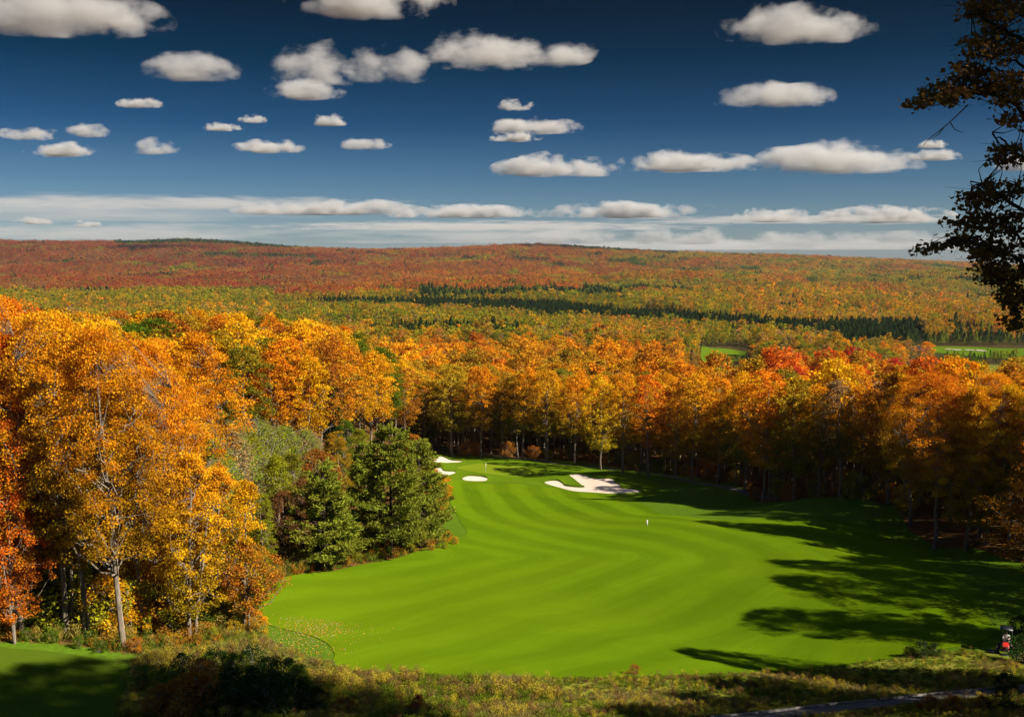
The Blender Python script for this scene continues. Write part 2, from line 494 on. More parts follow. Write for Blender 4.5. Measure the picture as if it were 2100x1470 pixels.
PX_FAIR = [(690,1366),(800,1381),(930,1388),(1100,1390),(1300,1389),(1500,1382),(1640,1373),(1740,1362),(1830,1350),(1900,1336),(1985,1322),(2040,1300),
           (2030,1272),(2003,1228),(1967,1180),(1905,1132),(1830,1095),(1720,1068),(1580,1062),(1470,1066),(1400,1058),(1330,1040),(1270,1022),(1190,1006),(1100,996),(1000,991),(910,986),
           (922,1028),(942,1066),(958,1093),(930,1104),(880,1121),(820,1143),(740,1158),(680,1171),(600,1179),(565,1196),(540,1225),(518,1262),(560,1284),(625,1300),(668,1318),(686,1340)]
FAIR = outline(PX_FAIR, 5)
GREEN = outline([(937,960),(965,953),(993,950),(1047,954),(1085,959),(1113,966),(1103,975),(1075,979),(1047,978),(1007,973),(967,967)], 5)
def crop7(l): return [(860 + x / 4.375, 900 + y / 4.375) for x, y in l]
BUNK = [crop7([(20,175),(70,165),(120,168),(180,163),(215,165),(260,185),(300,197),(385,203),(350,212),(260,216),(120,216),(50,212)]),
        crop7([(100,272),(170,266),(200,270),(215,290),(260,297),(315,298),(322,308),(290,320),(240,330),(160,334),(100,330)]),
        crop7([(390,354),(430,339),(480,337),(560,343),(605,354),(608,370),(580,380),(500,381),(430,377),(395,368)]),
        crop7([(1125,395),(1160,382),(1240,380),(1280,400),(1310,424),(1380,436),(1480,438),(1450,410),(1400,370),(1350,330),(1400,322),(1480,330),(1530,350),(1620,362),(1730,362),(1745,390),(1800,415),(1805,445),(1900,455),(1990,475),(1900,484),(1800,490),(1700,493),(1500,480),(1380,470),(1260,440),(1170,415)])]
BUNKW = [outline(b, 4) for b in BUNK]
TEE = outline([(-60,1326),(20,1330),(110,1337),(200,1352),(255,1376),(283,1398),(255,1430),(235,1474),(120,1476),(0,1476),(-60,1470)], 5)
APRON = outline([(868,932),(920,931),(1000,937),(1060,943),(1130,950),(1200,962),(1290,975),(1345,990),(1350,1010),(1270,1020),(1190,1004),(1100,994),(1000,989),(905,984),(872,972)], 5)
MEADOW = outline([(300,1345),(420,1318),(505,1297),(560,1332),(640,1357),(800,1379),(1050,1392),(1400,1387),(1650,1375),(1900,1340),(2150,1345),(2250,1470),(1600,1474),(1000,1473),(300,1473),(255,1430),(285,1398)], 3)

def build_ground():
    th = np.unique(np.concatenate([np.radians(np.arange(-34, 34.01, 0.13)), np.radians(np.arange(-180, -33, 4)), np.radians(np.arange(36, 180, 4))]))
    rr = np.concatenate([np.array([0.5, 3]), np.arange(6, 54, 2.5), np.arange(55, 362, 0.85), 362 * 1.03 ** np.arange(1, 125)])
    T, R_ = np.meshgrid(th, rr)
    X = R_ * np.sin(T); Y = R_ * np.cos(T)
    Z = height(X, Y)
    d = np.hypot(X, Y)
    near = d < 500
    def soft(poly, w):
        out = np.zeros(X.shape)
        e = edge_dist(poly, X[near], Y[near]); i = inside(poly, X[near], Y[near])
        out[near] = np.clip(np.where(i, e, -e) / w + 0.5, 0, 1)
        return out
    mead = soft(MEADOW, 1.5)
    fr = soft(FAIR, 14)                                    # rough round the fairway
    e = np.full(X.shape, 1e9); e[near] = edge_dist(FAIR, X[near], Y[near])
    # litter under the trees
    wall = np.zeros(X.shape); wall[near] = inside(WALL_FLOOR, X[near], Y[near])
    lf = np.zeros(X.shape); lf[near] = inside(LEFT_FLOOR, X[near], Y[near])
    litter = np.clip(wall + lf, 0, 1) * near
    rough = np.where(d < 420, 1.0, 0.0) * (1 - litter)
    zone = np.stack([rough, litter * (1 - mead), mead], -1).reshape(-1, 3)
    # sink the ground a little below the mown sheets so that they always cover it
    nr, nth = X.shape
    V = np.c_[X.ravel(), Y.ravel(), Z.ravel()]
    i, j = np.meshgrid(np.arange(nr - 1), np.arange(nth), indexing='ij')
    j2 = (j + 1) % nth
    f = np.stack([i * nth + j, i * nth + j2, (i + 1) * nth + j2, (i + 1) * nth + j], -1).reshape(-1, 4)[:, ::-1]
    me = mesh_np('ground', V, f.ravel(), 4, M_GROUND, {'zone': zone}, smooth=True)
    o = link('ground', me); tag(o, kind='structure')
    return o
def pxd(l): return [((px - 1050) / F * d, d) for px, d in l]
WALL_EDGE = [(800,345),(860,330),(950,322),(1040,316),(1120,318),(1200,312),(1300,292),(1400,282),(1500,252),(1570,206),(1660,198),(1760,192),(1850,180),(1885,160),(1945,148),(2020,144),(2090,136),(2160,130),(2340,117),(2480,100)]
WALL_FLOOR = pxd(WALL_EDGE + [(2600,420),(500,420)])
WALL = pxd(WALL_EDGE + [(2500,1000),(700,1000)])
LEFT_EDGE = [(-300,84),(0,86),(60,87),(130,86.5),(225,84.5),(300,88),(370,87),(430,90),(486,92),(500,98),(470,108),(385,114),(380,150),(400,176),(520,182),(640,190),(700,215),(780,250),(830,300),(850,340)]
LEFT_FLOOR = pxd([(-300,82),(0,84),(130,84.5),(240,83),(380,85),(500,90),(560,104),(600,118),(700,124),(800,130),(900,140),(900,165),(880,240),(860,330),(800,420),(-400,420)])
LEFT = pxd(LEFT_EDGE + [(850,1000),(-300,1000)])
HOLLOW = pxd([(395,112),(480,108),(540,118),(600,128),(690,145),(800,160),(860,180),(880,240),(860,320),(800,290),(720,225),(640,186),(520,178),(400,170)])

build_ground()

# mowing passes: their sideways coordinate bends with the hole
_g = np.array([(60,-20),(75,-13),(85,-6),(100,3),(112,14),(122,22),(133,28),(145,25),(155,17),(165,10),(180,4),(200,0),(230,-3),(260,-5),(320,-6)], float)
_gy = np.linspace(55, 330, 560)
_gx = np.interp(_gy, _g[:, 0], _g[:, 1])
_k = np.exp(-np.linspace(-2, 2, 41) ** 2); _k /= _k.sum()
_gx = np.convolve(np.pad(_gx, 20, mode='edge'), _k, 'valid')
_slope = np.gradient(_gx, _gy)
def mow(X, Y):
    g = np.interp(Y, _gy, _gx); s = np.interp(Y, _gy, _slope)
    return (X - g) / np.sqrt(1 + s * s)
def stripe(X, Y):
    return 0.42 + 0.42 * np.clip((Y - 140) / 50, 0, 1)
fairway = tag(drape('fairway', FAIR, M_FAIR, 0.05, 1.1, {'mow': mow, 'stripe': stripe}), kind='structure')
apron = tag(drape('green_apron', APRON, M_APRON, 0.03, 1.6), kind='structure')
green = tag(drape('putting_green', GREEN, M_GREEN, 0.085, 1.2), kind='structure')
tee = tag(drape('tee_lawn', TEE, M_TEE, 0.05, 0.9), kind='structure')
def ribbon(name, centre, w, mat, lift, thick=0.0, label=None):
    c = np.array(centre, float)
    d = np.r_[0, np.cumsum(np.hypot(*np.diff(c, axis=0).T))]
    s = np.arange(0, d[-1], 0.8)
    cx = np.interp(s, d, c[:, 0]); cy = np.interp(s, d, c[:, 1])
    if len(s) > 12:
        k = np.ones(9) / 9
        cx[4:-4] = np.convolve(cx, k, 'valid'); cy[4:-4] = np.convolve(cy, k, 'valid')
    tx = np.gradient(cx); ty = np.gradient(cy); L = np.hypot(tx, ty); nx = -ty / L; ny = tx / L
    cols = [(-w / 2, 0), (-w / 2, 1), (-w / 4, 1), (0, 1), (w / 4, 1), (w / 2, 1), (w / 2, 0)]
    V = []
    for off, top in cols:
        x = cx + nx * off; y = cy + ny * off
        V.append(np.c_[x, y, height(x, y) + (lift + thick if top else -0.1)])
    V = np.stack(V, 1); n, m = V.shape[:2]
    i, j = np.meshgrid(np.arange(n - 1), np.arange(m - 1), indexing='ij')
    f = np.stack([i * m + j, (i + 1) * m + j, (i + 1) * m + j + 1, i * m + j + 1], -1).reshape(-1, 4)
    return link(name, mesh_np(name, V.reshape(-1, 3), f.ravel(), 4, mat, smooth=False))
def wpts(pix): return [hit(*q) for q in pix]
tag(ribbon('cart_path', wpts([(866,914),(905,919),(945,924),(1000,932),(1060,940),(1130,949),(1250,961),(1400,983),(1520,1007),(1600,1022)]), 2.6, M_PATH, 0.05), kind='structure')
kb = [(1455,1472),(1560,1462),(1640,1452),(1800,1437),(1890,1425),(1985,1417),(2060,1410),(2200,1398)]
kw = wpts(kb)
tag(ribbon('path_kerb', kw, 0.14, M_KERB, 0.04, 0.12), kind='structure')
tag(ribbon('hillside_path', [(x + 0.2, y - 1.2) for x, y in kw], 1.9, M_PATH, 0.04), kind='structure')

BL = ['pale scalloped sand bunker farthest back, left of the green beside the pine',
      'small notched sand bunker touching the pine, left of the green front',
      'small oval sand bunker alone in front of the green below the flagstick',
      'largest sand bunker, two long lobes joined, partly in tree shade right of the green']
for poly, lab in zip(BUNKW, BL):
    big = len(poly) > 80
    def bowl(X, Y, poly=poly):
        e = edge_dist(poly, X, Y); return 0.05 - 0.0 * e + 0.10 * np.sin(X * 0.9) * np.clip(e / 2, 0, 1)
    root = bpy.data.objects.new('sand_bunker', None); COL.objects.link(root)
    c = np.mean(poly, axis=0); root.location = (c[0], c[1], hgt(c[0], c[1]))
    tag(root, lab, 'sand bunker', 'sand bunkers around the green')
    s = drape('sand', poly, M_SAND, 0.10, 0.9, zfun=bowl)
    s.parent = root; s.matrix_parent_inverse = Matrix.Translation(-root.location)
    # turf lip standing over the far rim
    pv = np.array(poly); n = len(pv)
    nrm = np.c_[np.roll(pv[:, 1], -1) - np.roll(pv[:, 1], 1), -(np.roll(pv[:, 0], -1) - np.roll(pv[:, 0], 1))]
    nrm /= np.linalg.norm(nrm, axis=1)[:, None]
    if inside(poly, *(pv[:1] + nrm[:1] * 0.2).T)[0]: nrm = -nrm
    w = np.clip(nrm[:, 1] * 1.4, 0.0, 1); lift = 0.12 + 0.5 * w
    prof = [(-0.10, -0.25), (0.0, 1.0), (0.35, 1.05), (1.4 , 0.6), (2.6, -0.1)]
    V = []
    for off, hh in prof:
        x = pv[:, 0] + nrm[:, 0] * off * (0.35 + 0.65 * w); y = pv[:, 1] + nrm[:, 1] * off * (0.35 + 0.65 * w)
        V.append(np.c_[x, y, height(x, y) + lift * hh + 0.03])
    V = np.stack(V, 1); m_ = len(prof)
    i, j = np.meshgrid(np.arange(n), np.arange(m_ - 1), indexing='ij')
    f = np.stack([i * m_ + j, ((i + 1) % n) * m_ + j, ((i + 1) % n) * m_ + j + 1, i * m_ + j + 1], -1).reshape(-1, 4)
    lip = link('turf_lip', mesh_np('turf_lip', V.reshape(-1, 3), f.ravel(), 4, M_APRON, smooth=True))
    lip.parent = root; lip.matrix_parent_inverse = Matrix.Translation(-root.location)

# ------------------------------------------------------------------ trees
def leaf_quads(C, size, rng, aspect=0.75, up=0.6, droop=None):
    """one small folded leaf face per centre"""
    n = len(C)
    nv = rng.normal(size=(n, 3)); nv[:, 2] = np.abs(nv[:, 2]) + up; nv /= np.linalg.norm(nv, axis=1)[:, None]
    a = np.cross(nv, rng.normal(size=(n, 3))); a /= np.linalg.norm(a, axis=1)[:, None] + 1e-9
    b = np.cross(nv, a)
    s = size * rng.uniform(0.6, 1.3, n)[:, None]
    V = np.stack([C - a * s * 0.5, C - b * s * 0.5 * aspect + nv * s * 0.10, C + a * s * 0.5, C + b * s * 0.5 * aspect + nv * s * 0.10], 1)
    return V.reshape(-1, 3)
def clump_centres(n, H, cb, R, rng, shape='maple', lobes=5):
    """centres of the leaf sprays through an uneven crown"""
    out = []
    ph = rng.uniform(0, 6.28, lobes); am = rng.uniform(0.05, 0.22, lobes)
    while len(out) < n:
        t = rng.uniform(0, 1)
        if shape == 'maple': w = (math.sin(math.pi * min(1, (t * 0.86 + 0.10))) ** 0.62)
        elif shape == 'narrow': w = (math.sin(math.pi * min(1, (t * 0.80 + 0.16))) ** 0.8)
        elif shape == 'edge': w = 0.62 + 0.38 * math.sin(math.pi * t) if t < 0.8 else 0.62 + 0.38 * math.sin(math.pi * t) - (t - 0.8) * 2.2
        else: w = math.sqrt(max(0, 1 - (2 * t - 1) ** 2))
        th = rng.uniform(0, 6.28)
        wob = 1 + sum(a * math.sin((k + 1) * th + p + t * 5 * (k % 2)) for k, (a, p) in enumerate(zip(am, ph)))
        r = R * w * wob * rng.uniform(0.25, 1.0) ** 0.45
        out.append((r * math.cos(th), r * math.sin(th), cb + (H - cb) * t))
    return np.array(out)
def deciduous(seed, H=26, cb=7, R=4.6, nclump=230, per=95, leaf=0.24, clump=(1.15, 0.55), shape='maple', lobes=5,
              limbs=26, twigs=True, lean=0.03, rad=0.26, double=False, trunk_k=8, thin=1.0, bare=0.0):
    rng = np.random.default_rng(seed)
    C = clump_centres(nclump, H, cb, R, rng, shape, lobes)
    lx, ly = rng.normal(size=2) * lean * H
    g = Geo()
    nz = 9
    tz = np.linspace(0, 1, nz)
    top = cb + (H - cb) * 0.86
    wig = np.cumsum(rng.normal(size=(nz, 2)) * 0.10 * H / 26, axis=0)
    trunk = np.c_[lx * tz ** 1.3 + wig[:, 0], ly * tz ** 1.3 + wig[:, 1], top * tz]
    trunk[0, 2] = -0.5; trunk[0, :2] = 0
    C[:, 0] += lx * (C[:, 2] / H) ** 1.3; C[:, 1] += ly * (C[:, 2] / H) ** 1.3
    rr = rad * (1 - tz) ** 0.75 + 0.035; rr[0] *= 1.35
    g.tube(trunk, rr, trunk_k)
    if double:
        t2 = trunk + np.c_[0.45 + 1.6 * tz, 0.2 - 0.8 * tz, 0 * tz]
        t2 = t2[:7]; g.tube(t2, rr[:7] * 0.75, trunk_k)
    def tr(z): return np.array([np.interp(z, trunk[:, 2], trunk[:, k]) for k in range(3)])
    far_ = np.argsort(-(np.hypot(C[:, 0], C[:, 1]) + rng.uniform(0, 2, len(C))))[:limbs * 2]
    pick = rng.choice(far_, min(limbs, len(far_)), replace=False)
    ends = []
    for i in pick:
        e = C[i]; z0 = max(cb * 0.8, e[2] - np.hypot(e[0], e[1]) * rng.uniform(0.5, 1.1) - 0.5)
        z0 = min(z0, top * 0.97)
        s = tr(z0); m = (s + e) / 2 + rng.normal(size=3) * 0.35 + np.array([0, 0, -0.12 * (e[2] - z0)])
        m2 = m * 0.45 + e * 0.55 + rng.normal(size=3) * 0.2
        r0 = 0.30 * rad * (1 - 0.6 * z0 / H) + 0.02
        if twigs:
            cp = np.array([s, m, m2, e]); uu = np.linspace(0, 1, 9)[:, None]
            q_ = (1 - uu) ** 3 * cp[0] + 3 * uu * (1 - uu) ** 2 * cp[1] + 3 * uu ** 2 * (1 - uu) * cp[2] + uu ** 3 * cp[3]
            wob = rng.normal(size=(9, 3)) * 0.035 * np.linalg.norm(e - s); wob[0] = wob[-1] = 0
            q_ = q_ + wob
            g.tube(q_, r0 * (1 - uu[:, 0]) ** 0.8 + 0.012, 5, False)
            m, m2 = q_[3], q_[6]
        else:
            g.tube([s, m, m2, e], [r0, r0 * 0.65, r0 * 0.42, 0.02], 5, False)
        ends += [m, m2, e]
    if twigs:
        E = np.array(ends)
        for c in C:
            k = np.argmin(((E - c) ** 2).sum(1) + rng.uniform(0, 1.5, len(E)))
            s = E[k]; m = (s + c) / 2 + rng.normal(size=3) * 0.15
            g.tube([s, m, c], [0.035, 0.022, 0.008], 3, False)
            if bare > 0:
                for _ in range(int(bare)):
                    e2 = c + rng.normal(size=3) * (0.9, 0.9, 0.5) + (0, 0, 0.9)
                    g.tube([m, (m + e2) / 2 + rng.normal(size=3) * 0.1, e2], [0.026, 0.018, 0.007], 3, False)
    tm = g.mesh('trunk', M_BARK, smooth=True)
    pts = []; cl = []; hh = []
    for c in C:
        n = int(per * thin * rng.uniform(0.5, 1.4))
        if n < 1: continue
        d = rng.normal(size=(n, 3)); d /= np.linalg.norm(d, axis=1)[:, None]
        q = d * rng.uniform(0.15, 1.0, n)[:, None] ** 0.6 * (clump[0], clump[0], clump[1]) * rng.uniform(0.65, 1.3)
        rad_ = np.hypot(c[0], c[1]) + 1e-6
        q[:, 2] -= 0.18 * (q[:, 0] * c[0] + q[:, 1] * c[1]) / rad_
        pts.append(c + q); v = rng.uniform(0, 1)
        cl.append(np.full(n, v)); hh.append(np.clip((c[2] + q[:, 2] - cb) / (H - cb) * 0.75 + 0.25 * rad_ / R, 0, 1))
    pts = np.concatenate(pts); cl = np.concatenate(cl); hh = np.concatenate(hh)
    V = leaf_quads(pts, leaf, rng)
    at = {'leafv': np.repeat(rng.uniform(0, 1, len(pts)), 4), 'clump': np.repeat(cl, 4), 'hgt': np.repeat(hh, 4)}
    cm = mesh_np('crown', V, np.arange(len(V)), 4, M_LEAF, at)
    return dict(trunk=tm, crown=cm, H=H, R=R, needle=False)
def conifer(seed, H=17, R=4.2, cb=1.6, whorls=22, per=9, tuft=0.42, dens=16, regular=False, trunk=0.24, pw=0.8):
    """a pine: whorled branches, each carrying upswept needle tufts"""
    rng = np.random.default_rng(seed)
    g = Geo(); g.tube([(0, 0, -0.4), (0.05, 0, H * 0.5), (0, 0.05, H * 0.99)], [trunk * 1.2, trunk * 0.6, 0.03], 8)
    P_, D_, Cl = [], [], []
    for w in range(whorls):
        t = (w + rng.uniform(-0.3, 0.3)) / whorls; t = min(max(t, 0), 0.99)
        z = cb + (H - cb) * t
        prof = ((1 - t) ** pw) * (0.80 + 0.20 * min(1, t * 6)) + 0.03
        for b in range(per):
            th = rng.uniform(0, 6.28)
            L = R * prof * (rng.uniform(0.9, 1.05) if regular else rng.uniform(0.55, 1.18))
            rise = rng.uniform(0.0, 0.25) + 0.45 * t
            e = np.array([L * math.cos(th), L * math.sin(th), z + L * rise - 0.10 * L * (1 - t)])
            s = np.array([0, 0, z]); m = (s + e) / 2 + (0, 0, -0.06 * L)
            g.tube([s, m, e], [0.05 + 0.02 * L * 0.5, 0.035, 0.012], 4, False)
            v = rng.uniform(0, 1)
            nt_ = max(3, int(L * dens / 4))
            for k in range(nt_):
                u = rng.uniform(0.28, 1.0) ** 0.8
                p = s * (1 - u) + e * u + (0, 0, -0.2 * u * (1 - u) * L)
                sd = rng.normal() * 0.26 * L * (1.1 - u)
                p = p + np.array([-math.sin(th) * sd, math.cos(th) * sd, rng.normal() * 0.10 + 0.05])
                P_.append(p); D_.append((math.cos(th) * 0.6 + rng.normal() * 0.35, math.sin(th) * 0.6 + rng.normal() * 0.35, 0.55 + rng.normal() * 0.25)); Cl.append(v)
    P_ = np.array(P_); D_ = np.array(D_); D_ /= np.linalg.norm(D_, axis=1)[:, None]; Cl = np.array(Cl)
    nb = 9                                             # needle bunches per tuft
    n = len(P_) * nb
    B = np.repeat(P_, nb, 0) + rng.normal(size=(n, 3)) * 0.16 * tuft / 0.42
    D = np.repeat(D_, nb, 0) + rng.normal(size=(n, 3)) * 0.55; D /= np.linalg.norm(D, axis=1)[:, None]
    S = np.cross(D, rng.normal(size=(n, 3))); S /= np.linalg.norm(S, axis=1)[:, None]
    L = tuft * rng.uniform(0.6, 1.2, n)[:, None]; Wd = 0.15 * L + 0.012
    V = np.stack([B - S * Wd * 0.4, B + S * Wd * 0.4, B + D * L + S * Wd, B + D * L * 1.05 - S * Wd], 1).reshape(-1, 3)
    at = {'leafv': np.repeat(rng.uniform(0, 1, n), 4), 'clump': np.repeat(np.repeat(Cl, nb), 4), 'hgt': np.clip(V[:, 2] / H, 0, 1)}
    return dict(trunk=g.mesh('trunk', M_BARKD, smooth=True), crown=mesh_np('crown', V, np.arange(len(V)), 4, M_NEEDLE, at), H=H, R=R, needle=True)

PROTO = {
  'near': [deciduous(1, 27, 9, 5.6, 330, 150, 0.20), deciduous(2, 28, 7, 5.8, 340, 150, 0.20, lobes=6, double=True), deciduous(3, 25, 9, 5.0, 300, 150, 0.20, shape='narrow'),
           deciduous(4, 27, 5, 5.2, 330, 150, 0.20, shape='edge'), deciduous(5, 26, 8, 6.0, 340, 150, 0.20, lobes=7, thin=0.85, limbs=34)],
  'small': [deciduous(11, 15, 2.6, 3.2, 170, 90, 0.20, (0.8, 0.45), shape='narrow', limbs=22, rad=0.16, double=True), deciduous(12, 13, 2.2, 2.4, 130, 90, 0.19, (0.7, 0.45), shape='narrow', limbs=18, rad=0.13),
            deciduous(13, 9, 2.2, 2.7, 120, 80, 0.19, (0.75, 0.5), shape='oval', limbs=20, rad=0.10)],
  'bare': [deciduous(21, 27, 9, 4.6, 230, 16, 0.20, limbs=44, bare=4, shape='maple'), deciduous(22, 25, 8, 4.2, 220, 8, 0.20, limbs=44, bare=4, shape='narrow')],
  'birch': [deciduous(31, 13, 3, 2.3, 170, 60, 0.18, (0.8, 0.9), shape='narrow', limbs=30, rad=0.10, lean=0.06, bare=1), deciduous(32, 11, 2.5, 2.0, 150, 55, 0.18, (0.75, 0.9), shape='narrow', limbs=30, rad=0.09, lean=0.07, bare=1)],
  'mid': [deciduous(41, 27, 8, 5.6, 210, 44, 0.42, (1.3, 0.65), limbs=18, twigs=False, trunk_k=6), deciduous(42, 28, 9, 5.4, 210, 44, 0.42, (1.3, 0.65), limbs=18, twigs=False, trunk_k=6, lobes=7),
          deciduous(43, 26, 6, 5.4, 210, 44, 0.42, (1.2, 0.7), limbs=18, twigs=False, trunk_k=6, shape='edge'), deciduous(44, 25, 9, 5.0, 200, 42, 0.42, (1.25, 0.6), limbs=18, twigs=False, trunk_k=6, shape='narrow')],
  'midbare': [deciduous(46, 25, 9, 4.4, 130, 9, 0.36, (1.3, 0.8), limbs=30, twigs=True, bare=3, trunk_k=6)],
  'shrub': [deciduous(51, 3.0, 0.2, 1.7, 60, 60, 0.17, (0.6, 0.45), shape='oval', limbs=10, rad=0.05, trunk_k=5), deciduous(52, 2.4, 0.1, 1.5, 50, 60, 0.16, (0.5, 0.4), shape='oval', limbs=10, rad=0.05, trunk_k=5),
            deciduous(53, 5.0, 0.4, 2.2, 90, 60, 0.19, (0.75, 0.6), shape='oval', limbs=14, rad=0.07, trunk_k=5)],
  'pine': [conifer(61, 14, 4.4, 2.2, whorls=12, per=9, pw=0.66, dens=30, tuft=0.38), conifer(62, 17.5, 5.8, 2.6, whorls=15, per=9, pw=0.58, dens=30, tuft=0.38), conifer(63, 16.5, 5.2, 2.4, whorls=14, per=9, pw=0.62, dens=30, tuft=0.38)],
  'dpine': [conifer(64, 21, 4.6, 3, whorls=24, per=8, tuft=0.6, dens=11, pw=0.9)],
}
for p in PROTO['birch']:
    p['trunk'].materials[0] = M_BIRCH
LEAFC = {  # natural leaf colours
  'golden': (0.82, 0.395, 0.012), 'amber orange': (0.82, 0.295, 0.012), 'bright orange': (0.80, 0.205, 0.014), 'flame orange': (0.70, 0.125, 0.016),
  'rust brown': (0.36, 0.125, 0.020), 'scarlet': (0.56, 0.040, 0.018), 'crimson': (0.34, 0.030, 0.020), 'russet': (0.50, 0.170, 0.018),
  'yellow green': (0.32, 0.31, 0.016), 'olive green': (0.22, 0.190, 0.016), 'leafy green': (0.11, 0.165, 0.010), 'ochre': (0.50, 0.290, 0.020),
  'pale tan': (0.36, 0.20, 0.085), 'dark green': (0.030, 0.060, 0.012), 'pine green': (0.20, 0.225, 0.022), 'silvery green': (0.31, 0.36, 0.035),
  'dusky brown': (0.19, 0.080, 0.028)}
def jit(c, rng, a=0.16):
    k = rng.uniform(1 - a, 1 + a); j = rng.uniform(-a, a) * 0.6
    return (min(0.86, c[0] * k), c[1] * k * (1 + j), c[2] * k)
def plant_tree(name, proto, x, y, h, colour, green, rng, rot=None, sx_=1.0, sink=0.15, z=None):
    """a tree or shrub: an Empty at its foot with its trunk and crown"""
    root = bpy.data.objects.new(name, None); COL.objects.link(root)
    root.location = (x, y, (hgt(x, y) if z is None else z) - sink)
    root.rotation_euler = (0, 0, rng.uniform(0, 6.28) if rot is None else rot)
    s = h / proto['H']; root.scale = (s * sx_, s * sx_, s)
    root.empty_display_size = 0.3
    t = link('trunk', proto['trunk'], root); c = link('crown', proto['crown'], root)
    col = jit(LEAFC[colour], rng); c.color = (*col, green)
    return root

# ------------------------------------------------------------------ far woods: scattered over the land as one mass
def lod_tree(name, seed, H, R, n, leaf, pine=False, trunk=True, cb=0.30, hemi=False):
    rng = np.random.default_rng(seed)
    if pine:
        t = rng.uniform(0, 1, n) ** 0.8; th = rng.uniform(0, 6.28, n)
        r = R * (1 - t) ** 0.75 * rng.uniform(0.55, 1.05, n)
        C = np.c_[r * np.cos(th), r * np.sin(th), H * (0.12 + 0.88 * t)]; cl = (np.floor(t * 9) * 0.37 + np.floor(th) * 0.21) % 1
    else:
        k = 26
        cc = clump_centres(k, H, H * cb, R * 0.85, rng, 'maple', 5)
        w = rng.integers(0, k, n); d = rng.normal(size=(n, 3)); d /= np.linalg.norm(d, axis=1)[:, None]
        C = cc[w] + d * rng.uniform(0.3, 1, n)[:, None] * (R * 0.36, R * 0.36, R * 0.26)
        cl = rng.uniform(0, 1, k)[w]
    V = leaf_quads(C, leaf, rng, up=1.1)
    F4 = np.arange(len(V)).reshape(-1, 4)
    lv = np.repeat(rng.uniform(0, 1, n), 4); hh = np.clip(V[:, 2] / H, 0, 1); cl = np.repeat(cl, 4)
    nleaf = len(F4)
    if trunk:
        g = Geo(); g.tube([(0, 0, -1), (0, 0, H * 0.75)], [0.26, 0.08], 4, False)
        tv = np.concatenate(g.v); tf = np.array(g.f).reshape(-1, 4) + len(V)
        V = np.r_[V, tv]; F4 = np.r_[F4, tf]; z0 = np.zeros(len(tv)); lv = np.r_[lv, z0]; hh = np.r_[hh, z0]; cl = np.r_[cl, z0]
    me = mesh_np(name, V, F4.ravel(), 4, M_NEEDLE_I if pine else M_LEAF_I, {'leafv': lv, 'clump': cl, 'hgt': hh})
    me.materials.append(M_BARK)
    if trunk:
        mi = np.zeros(len(F4), dtype=np.int32); mi[nleaf:] = 1; me.polygons.foreach_set('material_index', mi)
    return me
def scatter(name, meshes, pts, idx, rot, scl, tint, green, label, cat):
    """one object: points in a mesh, a geometry-nodes tree sets a copy of one of MESHES on each"""
    me = bpy.data.meshes.new(name)
    me.vertices.add(len(pts)); me.vertices.foreach_set('co', np.asarray(pts, np.float32).ravel())
    def fa(n, v):
        a = me.attributes.new(n, 'FLOAT', 'POINT'); a.data.foreach_set('value', np.asarray(v, np.float32))
    fa('greenness', green); fa('rnd', RNG.uniform(0, 1, len(pts)))
    a = me.attributes.new('idx', 'INT', 'POINT'); a.data.foreach_set('value', np.asarray(idx, np.int32))
    a = me.attributes.new('tint', 'FLOAT_COLOR', 'POINT'); a.data.foreach_set('color', np.c_[tint, np.ones(len(pts))].astype(np.float32).ravel())
    a = me.attributes.new('spin', 'FLOAT_VECTOR', 'POINT'); a.data.foreach_set('vector', np.c_[np.zeros(len(pts)), np.zeros(len(pts)), rot].astype(np.float32).ravel())
    a = me.attributes.new('size', 'FLOAT_VECTOR', 'POINT'); a.data.foreach_set('vector', np.asarray(scl, np.float32).ravel())
    me.update()
    cl = bpy.data.collections.new(name + '_kinds')
    for i, m in enumerate(meshes):
        o = bpy.data.objects.new('%s_kind_%02d' % (name, i), m); cl.objects.link(o)
    g = bpy.data.node_groups.new(name, 'GeometryNodeTree')
    g.interface.new_socket('Geometry', in_out='INPUT', socket_type='NodeSocketGeometry')
    g.interface.new_socket('Geometry', in_out='OUTPUT', socket_type='NodeSocketGeometry')
    gi = g.nodes.new('NodeGroupInput'); go = g.nodes.new('NodeGroupOutput')
    ci = g.nodes.new('GeometryNodeCollectionInfo'); ci.inputs['Collection'].default_value = cl
    ci.inputs['Separate Children'].default_value = True; ci.inputs['Reset Children'].default_value = True
    ip = g.nodes.new('GeometryNodeInstanceOnPoints'); ip.inputs['Pick Instance'].default_value = True
    def named(n, typ):
        a = g.nodes.new('GeometryNodeInputNamedAttribute'); a.data_type = typ; a.inputs['Name'].default_value = n
        return [s for s in a.outputs if s.enabled and s.name == 'Attribute'][0]
    g.links.new(gi.outputs[0], ip.inputs['Points']); g.links.new(ci.outputs[0], ip.inputs['Instance'])
    g.links.new(named('idx', 'INT'), ip.inputs['Instance Index'])
    e2r = g.nodes.new('FunctionNodeEulerToRotation')
    g.links.new(named('spin', 'FLOAT_VECTOR'), e2r.inputs[0]); g.links.new(e2r.outputs[0], ip.inputs['Rotation'])
    g.links.new(named('size', 'FLOAT_VECTOR'), ip.inputs['Scale'])
    g.links.new(ip.outputs[0], go.inputs[0])
    o = link(name, me); md = o.modifiers.new('scatter', 'NODES'); md.node_group = g
    return tag(o, label, cat, kind='stuff')

def polar(l): return l
